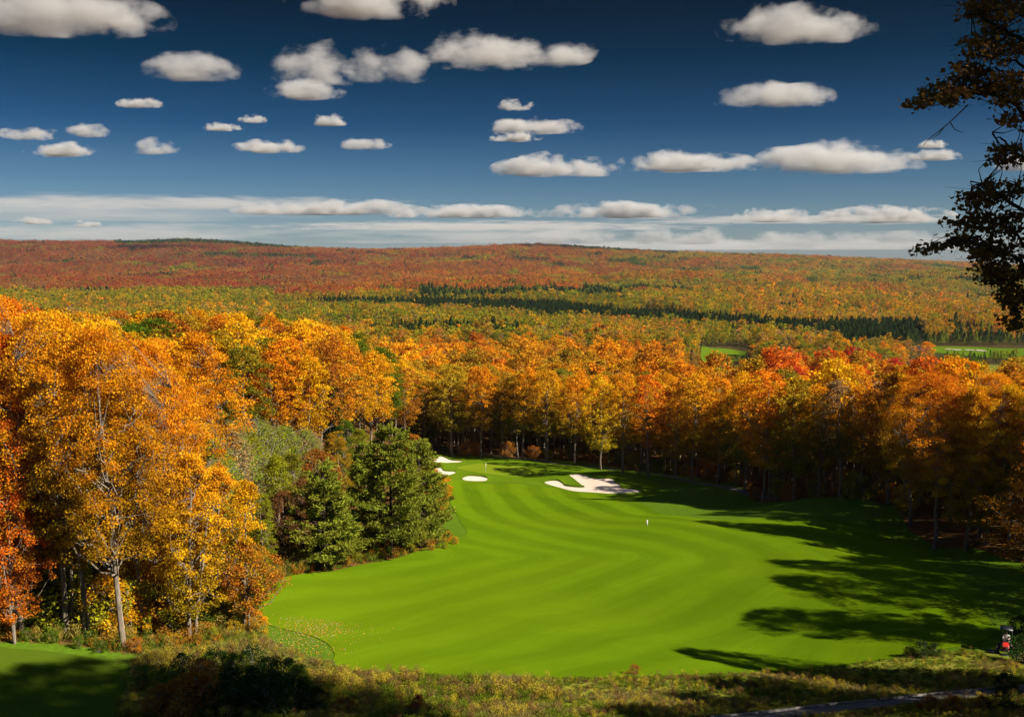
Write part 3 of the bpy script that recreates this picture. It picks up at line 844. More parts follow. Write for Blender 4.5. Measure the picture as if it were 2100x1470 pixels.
# clearings in the far valley (image outlines)
OPEN_PX = {
 'valley_meadow': ([(1440,708),(1455,714),(1490,716),(1538,724),(1545,733),(1520,742),(1480,745),(1440,742)], 'GREEN'),
 'distant_fairway': ([(1885,712),(1925,711),(1990,712),(2060,715),(2150,717),(2150,738),(2060,736),(2010,733),(1960,728),(1920,724),(1885,722)], 'GREEN'),
 'lower_distant_fairway': ([(2010,748),(2060,750),(2180,752),(2180,776),(2090,778),(2040,774),(2018,762)], 'GREEN'),
 'bare_field': ([(1262,642),(1330,640),(1400,641),(1440,648),(1400,653),(1320,651),(1262,651)], 'BROWN')}
OPEN = {}
for k, (pl, c) in OPEN_PX.items():
    OPEN[k] = outline(pl, 3)
M_FIELD = turf_material('distant_turf', (0.115, 0.190, 0.008), (0.10, 0.15, 0.01))
M_FIELD2 = turf_material('distant_dry_turf', (0.17, 0.19, 0.03), (0.10, 0.15, 0.01))
M_BROWN = turf_material('bare_field', (0.24, 0.19, 0.09), (0.20, 0.15, 0.08))
for k, poly in OPEN.items():
    tag(drape(k, poly, {'valley_meadow': M_FIELD, 'bare_field': M_BROWN, 'lower_distant_fairway': M_FIELD2}.get(k, M_FIELD), 0.5, 14), kind='structure')

def interp_px(px, l): return np.interp(px, [a for a, b in l], [b for a, b in l])
CL = {k: np.array(v) for k, v in LEAFC.items()}
def palette(names, w, n, rng):
    w = np.array(w, float); w /= w.sum()
    return np.array([CL[k] for k in names])[rng.choice(len(names), n, p=w)]

def far_points():
    pts = []
    for d0, d1, sp in ((330, 700, 8.2), (700, 1200, 8.6), (1200, 2000, 9.6), (2000, 3200, 11.5), (3200, 5000, 15), (5000, 7400, 19)):
        d = d0
        while d < d1:
            hw = 0.60 * d if d > 700 else 0.60 * d
            n = int(2 * hw / sp)
            x = (np.arange(n) + RNG.uniform(-0.4, 0.4, n)) * sp - hw
            y = d + RNG.uniform(-0.4, 0.4, n) * sp
            pts.append(np.c_[x, y]); d += sp
    return np.concatenate(pts)

def build_far():
    xy = far_points(); X, Y = xy.T; px = 1050 + F * X / Y
    ok = np.ones(len(X), bool)
    for poly in OPEN.values():
        near = (Y < 2600)
        ok[near] &= ~inside(poly, X[near], Y[near])
    # only behind the hero woods
    nearm = Y < 460
    inw = inside(WALL, X, Y) | inside(LEFT, X, Y)
    ok &= np.where(Y < 1000, inw | (Y > 460), True)
    ok &= ~(nearm & (Y < 400))
    pond = inside(POND, X, Y)
    ok &= ~pond
    # ground seen in front of the distant fairways must stay open
    ok &= ~((px > 1870) & (Y > 1010) & (Y < 1190) & (px < 2200))
    wv = 26 * (fbm(X / 40, Y / 60, 5, 2) - 0.5)
    ok &= ~((px + wv > 1436) & (px + wv < 1540) & (Y > 800) & (Y < 1180 + 3 * wv))
    ok &= RNG.uniform(0, 1, len(X)) > 0.07
    ok &= ~((px > 1992) & (px < 2300) & (Y > 660) & (Y < 965))
    ok &= ~((px > 1860) & (px <= 1992) & (Y > 800) & (Y < 965))
    X, Y, px = X[ok], Y[ok], px[ok]; n = len(X); rng = np.random.default_rng(77)
    Z = height(X, Y)
    # --- species and colour by place
    pn = fbm(X / 260, Y / 260, 21, 3); pn2 = fbm(X / 90, Y / 140, 31, 3); pn3 = fbm(X / 500, Y / 900, 41, 2)
    patch = fbm(X / 150, Y / 230, 81, 3); fine = rng.normal(size=n)
    def sorted_palette(names, spread=0.55, seed=0):
        """neighbours mostly share a colour: the palette is walked by a smooth field plus a little scatter"""
        L = np.array([CL[k] for k in names]); f = fbm(X / 170 + seed * 7.3, Y / 250 + seed * 3.1, 300 + seed, 3)
        r = np.argsort(np.argsort(f + fine * 0.10 * spread / 0.55)) / n
        return L[np.clip((r * len(L)).astype(int), 0, len(L) - 1)]
    def blend(a, b, w=0.35): return a * (1 - w) + b * w
    ridge = blend(sorted_palette(['crimson','rust brown','russet','russet','rust brown','dusky brown','rust brown','russet','bright orange','ochre'], 0.8, 1), palette(['rust brown','russet','flame orange','crimson','ochre','olive green'], [34,30,8,10,8,6], n, rng), 0.45)
    ridgeL = blend(sorted_palette(['crimson','crimson','rust brown','scarlet','rust brown','russet','dusky brown','rust brown','russet','pale tan'], 0.8, 2), palette(['rust brown','russet','crimson','pale tan','olive green'], [34,26,20,10,6], n, rng), 0.45)
    ridgeR = blend(sorted_palette(['rust brown','russet','amber orange','rust brown','ochre','russet','olive green','yellow green','ochre'], 0.7, 3), palette(['russet','rust brown','amber orange','ochre','olive green'], [26,26,14,14,12], n, rng), 0.4)
    yg = blend(sorted_palette(['ochre','yellow green','olive green','yellow green','golden','yellow green','leafy green','olive green'], 0.9, 4), palette(['yellow green','olive green','ochre','golden','leafy green','russet','pale tan'], [36,20,14,7,12,4,6], n, rng), 0.45)
    orange = blend(sorted_palette(['golden','amber orange','ochre','amber orange','golden','bright orange','amber orange','olive green','ochre'], 1.0, 5), palette(['golden','amber orange','bright orange','ochre','russet','olive green','pale tan'], [26,26,6,18,8,12,6], n, rng), 0.5)
    mixv = blend(sorted_palette(['yellow green','olive green','golden','ochre','pale tan','yellow green','amber orange','russet','leafy green'], 1.0, 6), palette(['yellow green','golden','amber orange','olive green','ochre','flame orange','pale tan','leafy green'], [22,14,12,14,12,4,10,9], n, rng), 0.5)
    col = mixv.copy()
    dist_h = 2350 + 500 * (fbm(X / 400, Y / 4000, 71, 2) - 0.5)      # where the far slope begins
    hill = Y > dist_h
    col[hill] = ridge[hill]
    m = hill & (px < 700 + 500 * (pn3 - 0.5)); col[m] = ridgeL[m]
    m = hill & (px > 1300 + 500 * (pn3 - 0.5)); col[m] = ridgeR[m]
    m = hill & (px > 1250) & (patch > 0.50 + 0.10 * (Y - 2500) / 3000); col[m] = yg[m]
    m = hill & (px > 1200) & (fbm(X / 110, Y / 160, 97, 2) > 0.68); col[m] = CL['leafy green'] * 0.8
    m = hill & (px <= 1250) & (patch > 0.70); col[m] = yg[m]
    m = (Y > 1900) & (Y < 2900) & (px < 560) & (px > -300); col[m] = yg[m]
    m = (Y > 1000) & (Y <= dist_h) & (px < 1500) & (patch > 0.42); col[m] = yg[m]
    m = (Y < 900) & (px < 1420); col[m] = orange[m]
    m = (Y < 1300) & (px < 620); col[m] = np.where((patch > 0.5)[:, None], yg, orange)[m]
    m = (Y < 560); col[m] = orange[m]
    m = (Y > 430) & (Y < 640) & (px > 1560) & (px < 1800) & (pn2 > 0.42)
    col[m] = palette(['flame orange','scarlet','bright orange','amber orange'], [40, 12, 30, 20], n, rng)[m]
    # neighbouring trees look alike: carry part of the colour across clumps
    # pines
    pine = np.zeros(n, bool); reg = np.zeros(n, bool)
    strip = interp_px(px, [(600, 2350), (900, 2080), (1300, 1700), (1600, 1420), (1900, 1180), (2300, 1000)])
    m = (Y / strip > 0.93) & (Y / strip < 0.93 + 0.14 * np.clip((px - 600) / 420, 0.0, 1) + 0.04 * (pn2 - 0.5)) & (px > 560) & (px < 1905); pine |= m; reg |= m
    m = (px > 1730) & (px < 1895) & (Y > 1150) & (Y < 1500); pine |= m; reg |= m
    m = (px > 860) & (px < 1275) & (Y > 2180) & (Y < 2680) & (pn2 > 0.15); pine |= m
    m = (px > 1270) & (px < 1420) & (Y > 2700) & (Y < 3000); pine |= m
    m = (px > 750) & (px < 1070) & (Y > 1130) & (Y < 1330) & (pn2 > 0.40); pine |= m
    m = (px > 1895) & (Y > 1190) & (Y < 1260); pine |= m
    m = (px > 1640) & (px < 1800) & (Y > 1000) & (Y < 1130) & (pn2 > 0.45); pine |= m
    m = (px > 1905) & (px < 2200) & (Y > 966) & (Y < 1000) & ~((px > 2058) & (px < 2072)); pine |= m
    m = (px > 390) & (px < 570) & (Y > 2750) & (Y < 3150); pine |= m
    m = (px > 30) & (px < 330) & (Y > 2500) & (Y < 2950) & (pn2 > 0.5); pine |= m
    m = (px > 240) & (px < 640) & (Y > 6250) & (px + (7400 - Y) * 0.1 < 700); pine |= m
    m = (px > 1150) & (px < 1390) & (Y > 6200); pine |= m
    m = (px > 420) & (px < 650) & (Y > 5500) & (Y < 5700); pine |= m
    pine |= rng.uniform(0, 1, n) < np.where(Y > 2500, 0.035, 0.02)
    pine |= hill & (fbm(X / 120, Y / 240, 55, 2) > 0.75)
    pine |= (Y > 900) & (Y < 2300) & (fbm(X / 75, Y / 130, 57, 2) > 0.76)
    m = (Y < 1010) & (Y > 640) & (px > 1900); col[m] = yg[m]
    dk = palette(['dark green', 'pine green'], [70, 30], n, rng); col[pine] = dk[pine]
    col[pine & reg] = np.array((0.035, 0.065, 0.012))
    col = col * rng.uniform(0.90, 1.10, n)[:, None] * (0.80 + 0.40 * fbm(X / 60, Y / 100, 66, 2))[:, None]
    # --- kinds
    idx = np.zeros(n, int); s = np.ones(n)
    r3 = rng.integers(0, 3, n)
    idx = np.where(Y < 1050, r3, np.where(Y < 2400, 3 + r3, 6 + r3 % 2))
    idx = np.where(pine, np.where(Y < 1050, 8, np.where(Y < 2400, 9, 10)), idx)
    s = rng.uniform(0.62, 1.08, n) * np.where(rng.uniform(0, 1, n) < 0.12, 1.3, 1.0) * np.where(Y < 2400, 1, 1.0) * (0.6 + 0.8 * pn2)
    s[(px > 860) & (px < 1275) & (Y > 2180) & (Y < 2680) & pine] *= 1.2
    s[pine] *= 0.9; s[reg] = rng.uniform(0.62, 0.92, reg.sum())
    s *= np.where((Y / strip > 0.72) & (Y / strip <= 0.93) & (px > 560) & (px < 1905) & ~reg, 0.66, 1)
    s *= np.where((Y > 940) & (px > 1880) & (Y < 1020), 0.42, 1)
    s *= np.where((Y > 1020) & (px > 1880) & (Y < 1300), 0.7, 1)
    s *= np.where((Y > 480) & (Y <= 940) & (px > 1850), 0.62, 1)
    s *= np.where((Y > 600) & (Y < 1000) & (px > 1400) & (px < 1560), 0.6, 1)
    wid = np.where(Y > 5000, 1.8, np.where(Y > 3200, 1.45, np.where(Y > 2000, 1.15, 1.0)))
    wid = np.where(reg, 1.3, wid)
    S = np.c_[s * wid, s * wid, s]
    meshes = [lod_tree('autumn_tree_near', 101 + i, 25, 5.6, 1500, 0.85) for i in range(3)] + \
             [lod_tree('autumn_tree_middle', 111 + i, 24, 5.8, 330, 1.5, trunk=False, cb=0.2) for i in range(3)] + \
             [lod_tree('autumn_tree_far', 121 + i, 22, 6.2, 110, 2.6, trunk=False, cb=0.15) for i in range(2)] + \
             [lod_tree('pine_near', 131, 22, 4.4, 1300, 0.8, pine=True), lod_tree('pine_middle', 132, 22, 4.6, 350, 1.5, pine=True, trunk=False), lod_tree('pine_far', 133, 22, 5.0, 110, 2.4, pine=True, trunk=False)]
    rot = rng.uniform(0, 6.28, n)
    gr = np.where(Y < 1200, 0.4, 0.12) * rng.uniform(0.3, 1.2, n)
    pts = np.c_[X, Y, Z]
    scatter('distant_forest', meshes, pts[~pine], idx[~pine], rot[~pine], S[~pine], col[~pine], gr[~pine], 'autumn forest of rust, gold and yellow green trees covering the valley and far ridge', 'forest')
    scatter('distant_pines', meshes, pts[pine], idx[pine], rot[pine], S[pine], col[pine], gr[pine] * 0, 'dark green pine plantation and scattered pines among the far autumn woods', 'pine plantation')
    return meshes
POND = outline([(1868,713),(1890,712),(1908,714),(1908,720),(1880,721),(1866,718)], 3)
m_, t_, o_ = new_mat('pond_water'); pb = N(t_, 'ShaderNodeBsdfPrincipled'); pb.inputs['Base Color'].default_value = (0.03, 0.05, 0.09, 1); pb.inputs['Roughness'].default_value = 0.15
t_.links.new(pb.outputs[0], o_.inputs['Surface'])
pz = [hgt(*p) for p in POND]
pond = link('pond_water', mesh_np('pond_water', [(x, y, max(pz) + 0.6) for x, y in POND], list(range(len(POND))), [len(POND)], m_)); tag(pond, kind='structure')
LOD = build_far()

# ------------------------------------------------------------------ the woods one can tell apart
TREES = []        # dict(x, y, h, kind, var, colour, green, label-zone)
trng = np.random.default_rng(404)
def add_tree(px, d, kind, var, colour, green, h=None, top=None, zone='', sx=1.0, label=None, name='maple_tree', rot=None):
    x = (px - 1050) / F * d; z = hgt(x, d)
    if top is not None: h = slope(top) * d - z
    TREES.append(dict(x=x, y=d, z=z, h=h, kind=kind, var=var, colour=colour, green=green, zone=zone, sx=sx, label=label, name=name, rot=rot, hero=True))
# edge of the left wood, front row (placed from the photograph)
Z1 = 'front'
for px, d, kind, var, col_, gr, top, sx, lab in [
    (-60, 88, 'near', 1, 'amber orange', 0.5, 605, 1.0, 'amber maple cut off by the left photo edge, its crown the tallest of all'),
    (12, 86, 'near', 3, 'bright orange', 0.45, 690, 1.0, 'bright orange maple on pale leaning trunk at the far left edge'),
    (60, 91, 'near', 0, 'golden', 0.7, 650, 1.0, 'golden maple with dark trunk behind the leftmost pale leaning trunk'),
    (106, 87, 'near', 1, 'amber orange', 0.7, 640, 1.0, 'amber maple with a dark twin trunk beside the tee lawn corner'),
    (150, 86.5, 'near', 2, 'golden', 0.8, 700, 0.95, 'golden maple on the straightest pale grey trunk beside the tee lawn'),
    (226, 84.5, 'near', 4, 'amber orange', 0.6, 680, 0.95, 'amber orange maple nearest the camera at the tip of the left wood'),
    (268, 89, 'near', 2, 'golden', 0.9, 760, 0.8, 'thin trunked golden maple between two thicker trunks at the wood edge'),
    (293, 92, 'near', 3, 'amber orange', 0.6, 700, 0.85, 'tall amber maple right of centre in the left wood front row'),
    (366, 88, 'small', 0, 'golden', 0.75, 930, 1.0, 'bushy golden maple on twin dark trunks in front of the wood'),
    (425, 96, 'small', 0, 'golden', 0.55, 960, 1.15, 'golden maple just behind the bushy twin trunked one'),
    (482, 92, 'small', 1, 'golden', 1.1, 985, 0.95, 'slim yellow and green maple second from the fairway corner'),
    (494, 91.5, 'small', 2, 'russet', 0.15, 1108, 1.1, 'small russet maple standing alone at the fairway corner, rightmost of the left wood'),
    (232, 96, 'bare', 0, 'pale tan', 0.0, 740, 0.9, 'nearly leafless grey maple with bare twigs among the orange crowns'),
    (320, 100, 'bare', 1, 'amber orange', 0.1, 830, 0.8, 'half bare maple with pale branches showing behind the golden front row'),
    (20, 100, 'near', 4, 'bright orange', 0.4, 620, 1.0, None), (180, 99, 'near', 1, 'golden', 0.5, 660, 1.0, None),
    (300, 108, 'near', 0, 'golden', 0.4, 720, 0.95, None), (370, 104, 'near', 4, 'amber orange', 0.45, 780, 0.8, None),
    (-6, 83.5, 'small', 0, 'bright orange', 0.3, 1000, 0.9, 'bright orange small maple low at the left photo edge, half hidden by orange crowns')]:
    nm = 'maple_tree'
    add_tree(px, d, kind, var, col_, gr, top=top, zone='left front', sx=sx, label=lab, name=nm)
# pines beside the fairway
for px, d, var, top, sx, lab in [
    (656, 125, 0, 945, 1.3, 'leftmost and smallest of the green pines beside the fairway'),
    (676, 127, 0, 985, 0.9, 'small pine close behind the leftmost fairway pine, sharing its shade'),
    (797, 133, 1, 872, 1.0, 'tallest green pine in the middle of the pine group by the fairway'),
    (856, 141, 2, 898, 1.0, 'pine right of the tallest one, its lower branches over the fairway edge'),
    (884, 150, 2, 968, 0.85, 'rightmost pine of the group, pointing at the green side bunkers'),
    (742, 146, 1, 905, 0.8, 'pine half hidden between the leftmost and the tallest fairway pines')]:
    add_tree(px, d, 'pine', var, 'pine green', 0.8, top=top, zone='pines', sx=sx, label=lab, name='pine_tree')
add_tree(676, 205, 'dpine', 0, 'dark green', 0.1, top=790, zone='hollow', label='dark spruce like pine standing behind the hollow under golden maples', name='pine_tree')
# the hollow: young birches, small maples and bushes
for i, (px, d, top) in enumerate([(405,114,955),(428,118,915),(452,122,900),(470,128,885),(490,134,900),(512,140,890),(440,134,880),(505,150,868),(535,150,872),(560,156,880),(582,160,872),(598,170,890),(545,168,865),(475,146,872),(620,172,880),(640,178,892)]):
    c_ = ['silvery green', 'yellow green', 'silvery green', 'pale tan'][i % 4]
    add_tree(px, d, 'birch', i % 2, c_, 0.5, top=top, zone='hollow', name='birch_tree', sx=1.25)
for px, d, top, kind, var, c_, g, lab in [
    (555,128,935,'small',1,'yellow green',0.7,'yellow green young maple in the hollow left of the pines'),
    (590,136,930,'small',0,'olive green',0.6,'olive young maple in the hollow just left of the pines'),
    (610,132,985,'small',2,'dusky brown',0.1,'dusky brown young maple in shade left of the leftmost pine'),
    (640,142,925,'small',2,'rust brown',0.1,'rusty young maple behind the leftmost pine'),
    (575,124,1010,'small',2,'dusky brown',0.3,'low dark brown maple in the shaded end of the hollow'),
    (690,160,885,'small',0,'ochre',0.5,'ochre young maple behind the pine group'),
    (730,175,880,'small',0,'yellow green',0.6,'yellow green young maple above the pine group'),
    (835,160,890,'small',0,'russet',0.4,'russet young maple peeping over the right end of the pines'),
    (880,152,962,'small',2,'bright orange',0.0,'small bright orange maple hugging the rightmost pine'),
    (700,190,860,'small',0,'leafy green',0.4,'leafy green young maple below the golden hillside crowns'),
    (530,118,1010,'small',1,'yellow green',0.6,'yellow green sapling right of the silvery birches')]:
    add_tree(px, d, kind, var, c_, g, top=top, zone='hollow', label=lab)
# back and right tree line: trunks seen against the dark wood
ZB = 'line'
for px, d, var, c_, g, top, sx in [
    (925,322,0,'ochre',0.7,748,1.1),(985,318,1,'amber orange',0.8,752,1.0),(1072,312,3,'amber orange',0.9,755,1.0),(1122,308,0,'golden',0.9,760,1.0),(1180,300,1,'amber orange',0.8,765,0.95),
    (1235,282,2,'golden',0.8,770,1.0),(1280,266,0,'amber orange',0.8,765,0.95),(1335,256,3,'bright orange',0.6,770,1.0),(1390,256,2,'amber orange',0.8,782,0.9),(1425,254,1,'golden',0.9,765,1.0),
    (1480,243,0,'amber orange',0.8,775,0.95),(1525,234,2,'golden',1.0,790,0.9),(1574,206,0,'bright orange',0.6,760,1.0),(1588,210,3,'golden',1.0,800,0.8),(1640,200,2,'ochre',0.9,775,1.0),
    (1690,197,0,'amber orange',0.9,790,0.95),(1735,192,3,'pale tan',0.7,780,1.0),(1780,189,1,'amber orange',0.8,785,0.95),(1835,182,2,'russet',0.6,770,1.0),
    (1885,163,2,'amber orange',0.9,775,0.95),(1938,147,0,'bright orange',0.75,765,1.0),(2002,143,3,'golden',0.8,790,0.95),(2045,144,1,'amber orange',0.7,765,0.9),(2092,141,3,'golden',0.9,790,0.9),]:
    add_tree(px, d, 'mid' if d > 165 else 'near', var, c_, g, top=top, zone='line', sx=sx)
# mid-valley colour accents
for px, d, top, c_, g, kind, sx, lab, nm in [
    (1850,430,735,'scarlet',0.0,'mid',1.05,'brightest scarlet maple crown right of centre, above the rusty tree line','maple_tree'),
    (1903,900,700,'amber orange',0.3,'mid',1.5,'round amber maple left of the distant fairway beside the pond','maple_tree'),
    (1848,880,706,'amber orange',0.2,'mid',1.4,'smaller round amber maple at the foot of the dark plantation','maple_tree'),
    (1822,880,710,'golden',0.2,'mid',1.1,'small golden maple left of the round amber ones','maple_tree'),
    (1968,640,725,'yellow green',0.6,'mid',1.25,'tall yellow green maple in front of the distant fairway','maple_tree'),
    (2006,600,733,'leafy green',0.6,'mid',1.15,'round green maple in front of the small distant pines','maple_tree'),
    (1765,460,728,'flame orange',0.0,'mid',1.1,'flame orange maple crown right of the amber one above the tree line','maple_tree'),
    (1725,470,722,'amber orange',0.1,'mid',1.1,'amber orange maple crown left of the flame orange one','maple_tree'),
    (1690,480,728,'scarlet',0.1,'mid',1.0,'dull red maple crown above the tree line centre right','maple_tree'),
    (1630,470,728,'bright orange',0.1,'mid',1.2,'bright orange maple crown by the end of the valley meadow','maple_tree'),
    (1560,900,735,'olive green',0.6,'mid',1.3,'round olive maple at the right end of the valley meadow','maple_tree')]:
    add_tree(px, d, kind, int(trng.integers(0, 4)), c_, g, top=top, zone='valley', sx=sx, label=lab, name=nm)

# fill the woods behind the front rows
def wood_fill():
    sp = 7.4; out = []
    hero = np.array([(t['x'], t['y']) for t in TREES])
    for y in np.arange(84, 402, sp):
        for x in np.arange(-0.62 * y - 5, 0.60 * y + 26, sp):
            xx = x + trng.uniform(-0.38, 0.38) * sp; yy = y + trng.uniform(-0.38, 0.38) * sp
            L = inside(LEFT, [xx], [yy])[0]; R_ = inside(WALL, [xx], [yy])[0]
            if not (L or R_): continue
            if inside(HOLLOW, [xx], [yy])[0]: continue
            if np.min(np.hypot(hero[:, 0] - xx, hero[:, 1] - yy)) < 4.6: continue
            px = 1050 + F * xx / yy
            u = trng.uniform()
            if L:
                z = 'left'
                nse = float(fbm(xx / 34, yy / 34, 91, 2))
                if yy < 135: c_ = 'golden' if u < 0.34 else 'amber orange' if u < 0.72 else 'bright orange' if u < 0.84 else 'ochre'
                elif yy < 230: c_ = 'golden' if u < 0.24 else 'amber orange' if u < 0.48 else 'bright orange' if u < 0.55 else 'ochre' if u < 0.74 else 'russet' if u < 0.84 else 'olive green' if u < 0.95 else 'leafy green'
                else: c_ = 'golden' if u < 0.14 else 'amber orange' if u < 0.36 else 'ochre' if u < 0.60 else 'olive green' if u < 0.78 else 'russet' if u < 0.92 else 'leafy green'
                if yy > 180 and px < 420 and u > 0.2: c_ = ['olive green', 'ochre', 'russet', 'pale tan', 'olive green', 'rust brown'][int(trng.integers(0, 6))]
                if 215 < px < 300 and 165 < yy < 200: c_ = 'leafy green'
                gr = 0.35
            else:
                z = 'line'
                c_ = 'amber orange' if u < 0.34 else 'golden' if u < 0.50 else 'ochre' if u < 0.68 else 'bright orange' if u < 0.76 else 'russet' if u < 0.88 else 'flame orange' if u < 0.90 else 'olive green'
                if px < 1150 and u > 0.6: c_ = 'ochre'
                gr = 1.0
            bare = trng.uniform() < (0.07 if L else 0.04)
            k = 'near' if yy < 150 else 'mid'
            var = int(trng.integers(0, 5 if k == 'near' else 4))
            if bare: k = 'bare' if yy < 150 else 'midbare'; var = int(trng.integers(0, 2)) if k == 'bare' else 0; c_ = 'pale tan'
            h = trng.uniform(22, 28)
            if L: h = min(h, slope(628) * yy - hgt(xx, yy) - trng.uniform(0, 2.5)) if yy > 120 else trng.uniform(23.5, 27.5)
            TREES.append(dict(x=xx, y=yy, z=hgt(xx, yy), h=max(h, 15), kind=k, var=var, colour=c_, green=gr * trng.uniform(0.6, 1.2), zone=z, sx=trng.uniform(0.95, 1.15), label=None, name='maple_tree', rot=None, hero=False))
wood_fill()

def project(x, y, z):
    cp, sp = math.cos(PITCH), math.sin(PITCH)
    f = y * cp - z * sp; u = y * sp + z * cp
    return 1050 + F * x / f, 735 - F * u / f
def visible_share():
    S = 4; buf = np.zeros((1470 // S + 1, 2100 // S), bool)
    gy, gx = np.mgrid[0:buf.shape[0], 0:buf.shape[1]]
    for t in sorted(TREES, key=lambda t: t['y']):
        pr = PROTO[t['kind']][t['var']]; s = t['h'] / pr['H']
        a, b = project(t['x'], t['y'], t['z'] + t['h']); _, b2 = project(t['x'], t['y'], t['z'] + t['h'] * 0.22)
        cx, cy = a / S, (b + b2) / 2 / S; ry = (b2 - b) / 2 / S; rx = F * pr['R'] * s * t['sx'] / t['y'] / S
        x0, x1 = int(max(0, cx - rx)), int(min(buf.shape[1], cx + rx + 1)); y0, y1 = int(max(0, cy - ry)), int(min(buf.shape[0], cy + ry + 1))
        t['vis'] = 0; t['px'] = a; t['py'] = (b + b2) / 2
        if x1 <= x0 or y1 <= y0: continue
        m = ((gx[y0:y1, x0:x1] - cx) / rx) ** 2 + ((gy[y0:y1, x0:x1] - cy) / ry) ** 2 < 1
        sub = buf[y0:y1, x0:x1]
        t['vis'] = int((m & ~sub).sum())
        sub |= m
visible_share()
for t in TREES: t['score'] = t['vis'] + (1e6 if t['hero'] else 0)
TREES.sort(key=lambda t: -t['score'])
SINGLE = TREES[:286]
REST = TREES[286:]
SINGLE.sort(key=lambda t: (t['zone'], t['y']))
ORD = ['first', 'second', 'third', 'fourth', 'fifth', 'sixth', 'seventh', 'eighth', 'ninth', 'tenth', 'eleventh', 'twelfth', 'thirteenth', 'fourteenth', 'fifteenth', 'sixteenth', 'seventeenth', 'eighteenth', 'nineteenth', 'twentieth']
def ordinal(n):
    if n <= 20: return ORD[n - 1]
    tens = {2: 'twenty', 3: 'thirty', 4: 'forty', 5: 'fifty', 6: 'sixty'}[n // 10]
    return tens + '-' + ORD[n % 10 - 1] if n % 10 else {20: 'twentieth', 30: 'thirtieth', 40: 'fortieth', 50: 'fiftieth', 60: 'sixtieth'}[n]
ROWS = {'left front': ('at the near edge of the left wood', 'maples at the near edge of the left wood'),
        'hollow': ('in the hollow left of the pines', 'young trees in the hollow'), 'valley': ('on the valley floor', 'maples standing out in the valley'), 'pines': ('beside the fairway', 'pines beside the fairway')}
def band(t):
    z = t['zone']
    if z == 'left':
        y = t['y']
        return 0 if y < 120 else 1 if y < 155 else 2 if y < 195 else 3 if y < 240 else 4 if y < 300 else 5
    if z == 'line':
        e = np.interp(t['px'], [a for a, b in WALL_EDGE], [b for a, b in WALL_EDGE])
        k = t['y'] - e
        return 0 if k < 6 else 1 if k < 22 else 2 if k < 45 else 3 if k < 80 else 4
    return 0
LB = ['nearest', 'second nearest', 'third', 'fourth', 'fifth', 'farthest']
from collections import defaultdict
rows = defaultdict(list)
for t in SINGLE: rows[(t['zone'], band(t), t['name'], t['colour'] if t['zone'] in ('left', 'line') else '')].append(t)
for (z, b, nm, c0), l in rows.items():
    l.sort(key=lambda t: t['px'])
    for i, t in enumerate(l):
        kind = {'maple_tree': 'maple', 'birch_tree': 'birch', 'pine_tree': 'pine'}[nm]
        state = 'half bare ' if t['kind'] in ('bare', 'midbare') else ''
        colr = t['colour']
        many = 'only' if len(l) == 1 else ordinal(i + 1) + ' from left'
        if z == 'left':
            t['group'] = 'maples on the wooded left hillside'
            lab = '%s%s maple, %s of that colour in the %s row of the left hillside wood' % (state, colr, many, LB[b]) if len(l) > 1 else '%s%s maple, only one of that colour in the %s row of the left hillside wood' % (state, colr, LB[b])
        elif z == 'line':
            t['group'] = 'maples in the tree line behind and right of the fairway'
            where = ['edge row', 'second row', 'third row', 'fourth row', 'rear rows'][b]
            lab = '%s%s maple, %s of its colour in the %s of the fairway tree line' % (state, colr, many, where) if len(l) > 1 else '%s%s maple, only one of its colour in the %s of the fairway tree line' % (state, colr, where)
        else:
            w, t['group'] = ROWS[z]
            extra = {'birch_tree': 'slender %s birch, %s of the birches %s' % (colr, many, w)}.get(nm)
            lab = extra or '%s %s, %s of the %ss %s' % (colr, kind, many, kind, w)
        t['label'] = t['label'] or ' '.join(lab.split()[:16])
for t in SINGLE:
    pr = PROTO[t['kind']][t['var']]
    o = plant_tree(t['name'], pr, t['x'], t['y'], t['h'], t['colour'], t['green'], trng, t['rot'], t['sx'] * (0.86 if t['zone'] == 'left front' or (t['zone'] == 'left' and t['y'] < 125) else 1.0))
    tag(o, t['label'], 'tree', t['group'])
# those the photograph shows next to nothing of
def build_rest():
    p = np.array([(t['x'], t['y'], t['z']) for t in REST]); n = len(p)
    col = np.array([LEAFC[t['colour']] for t in REST]); s = np.array([t['h'] / 25 for t in REST])
    scatter('wood_interior', LOD[:3], p, trng.integers(0, 3, n), trng.uniform(0, 6.28, n), np.c_[s, s, s], col, np.full(n, 0.5), 'dense interior of the autumn woods behind the front rows of maples', 'forest')
build_rest()
print('individual', len(SINGLE), 'rest', len(REST), 'minvis', SINGLE and min(t['vis'] for t in SINGLE if not t['hero']))

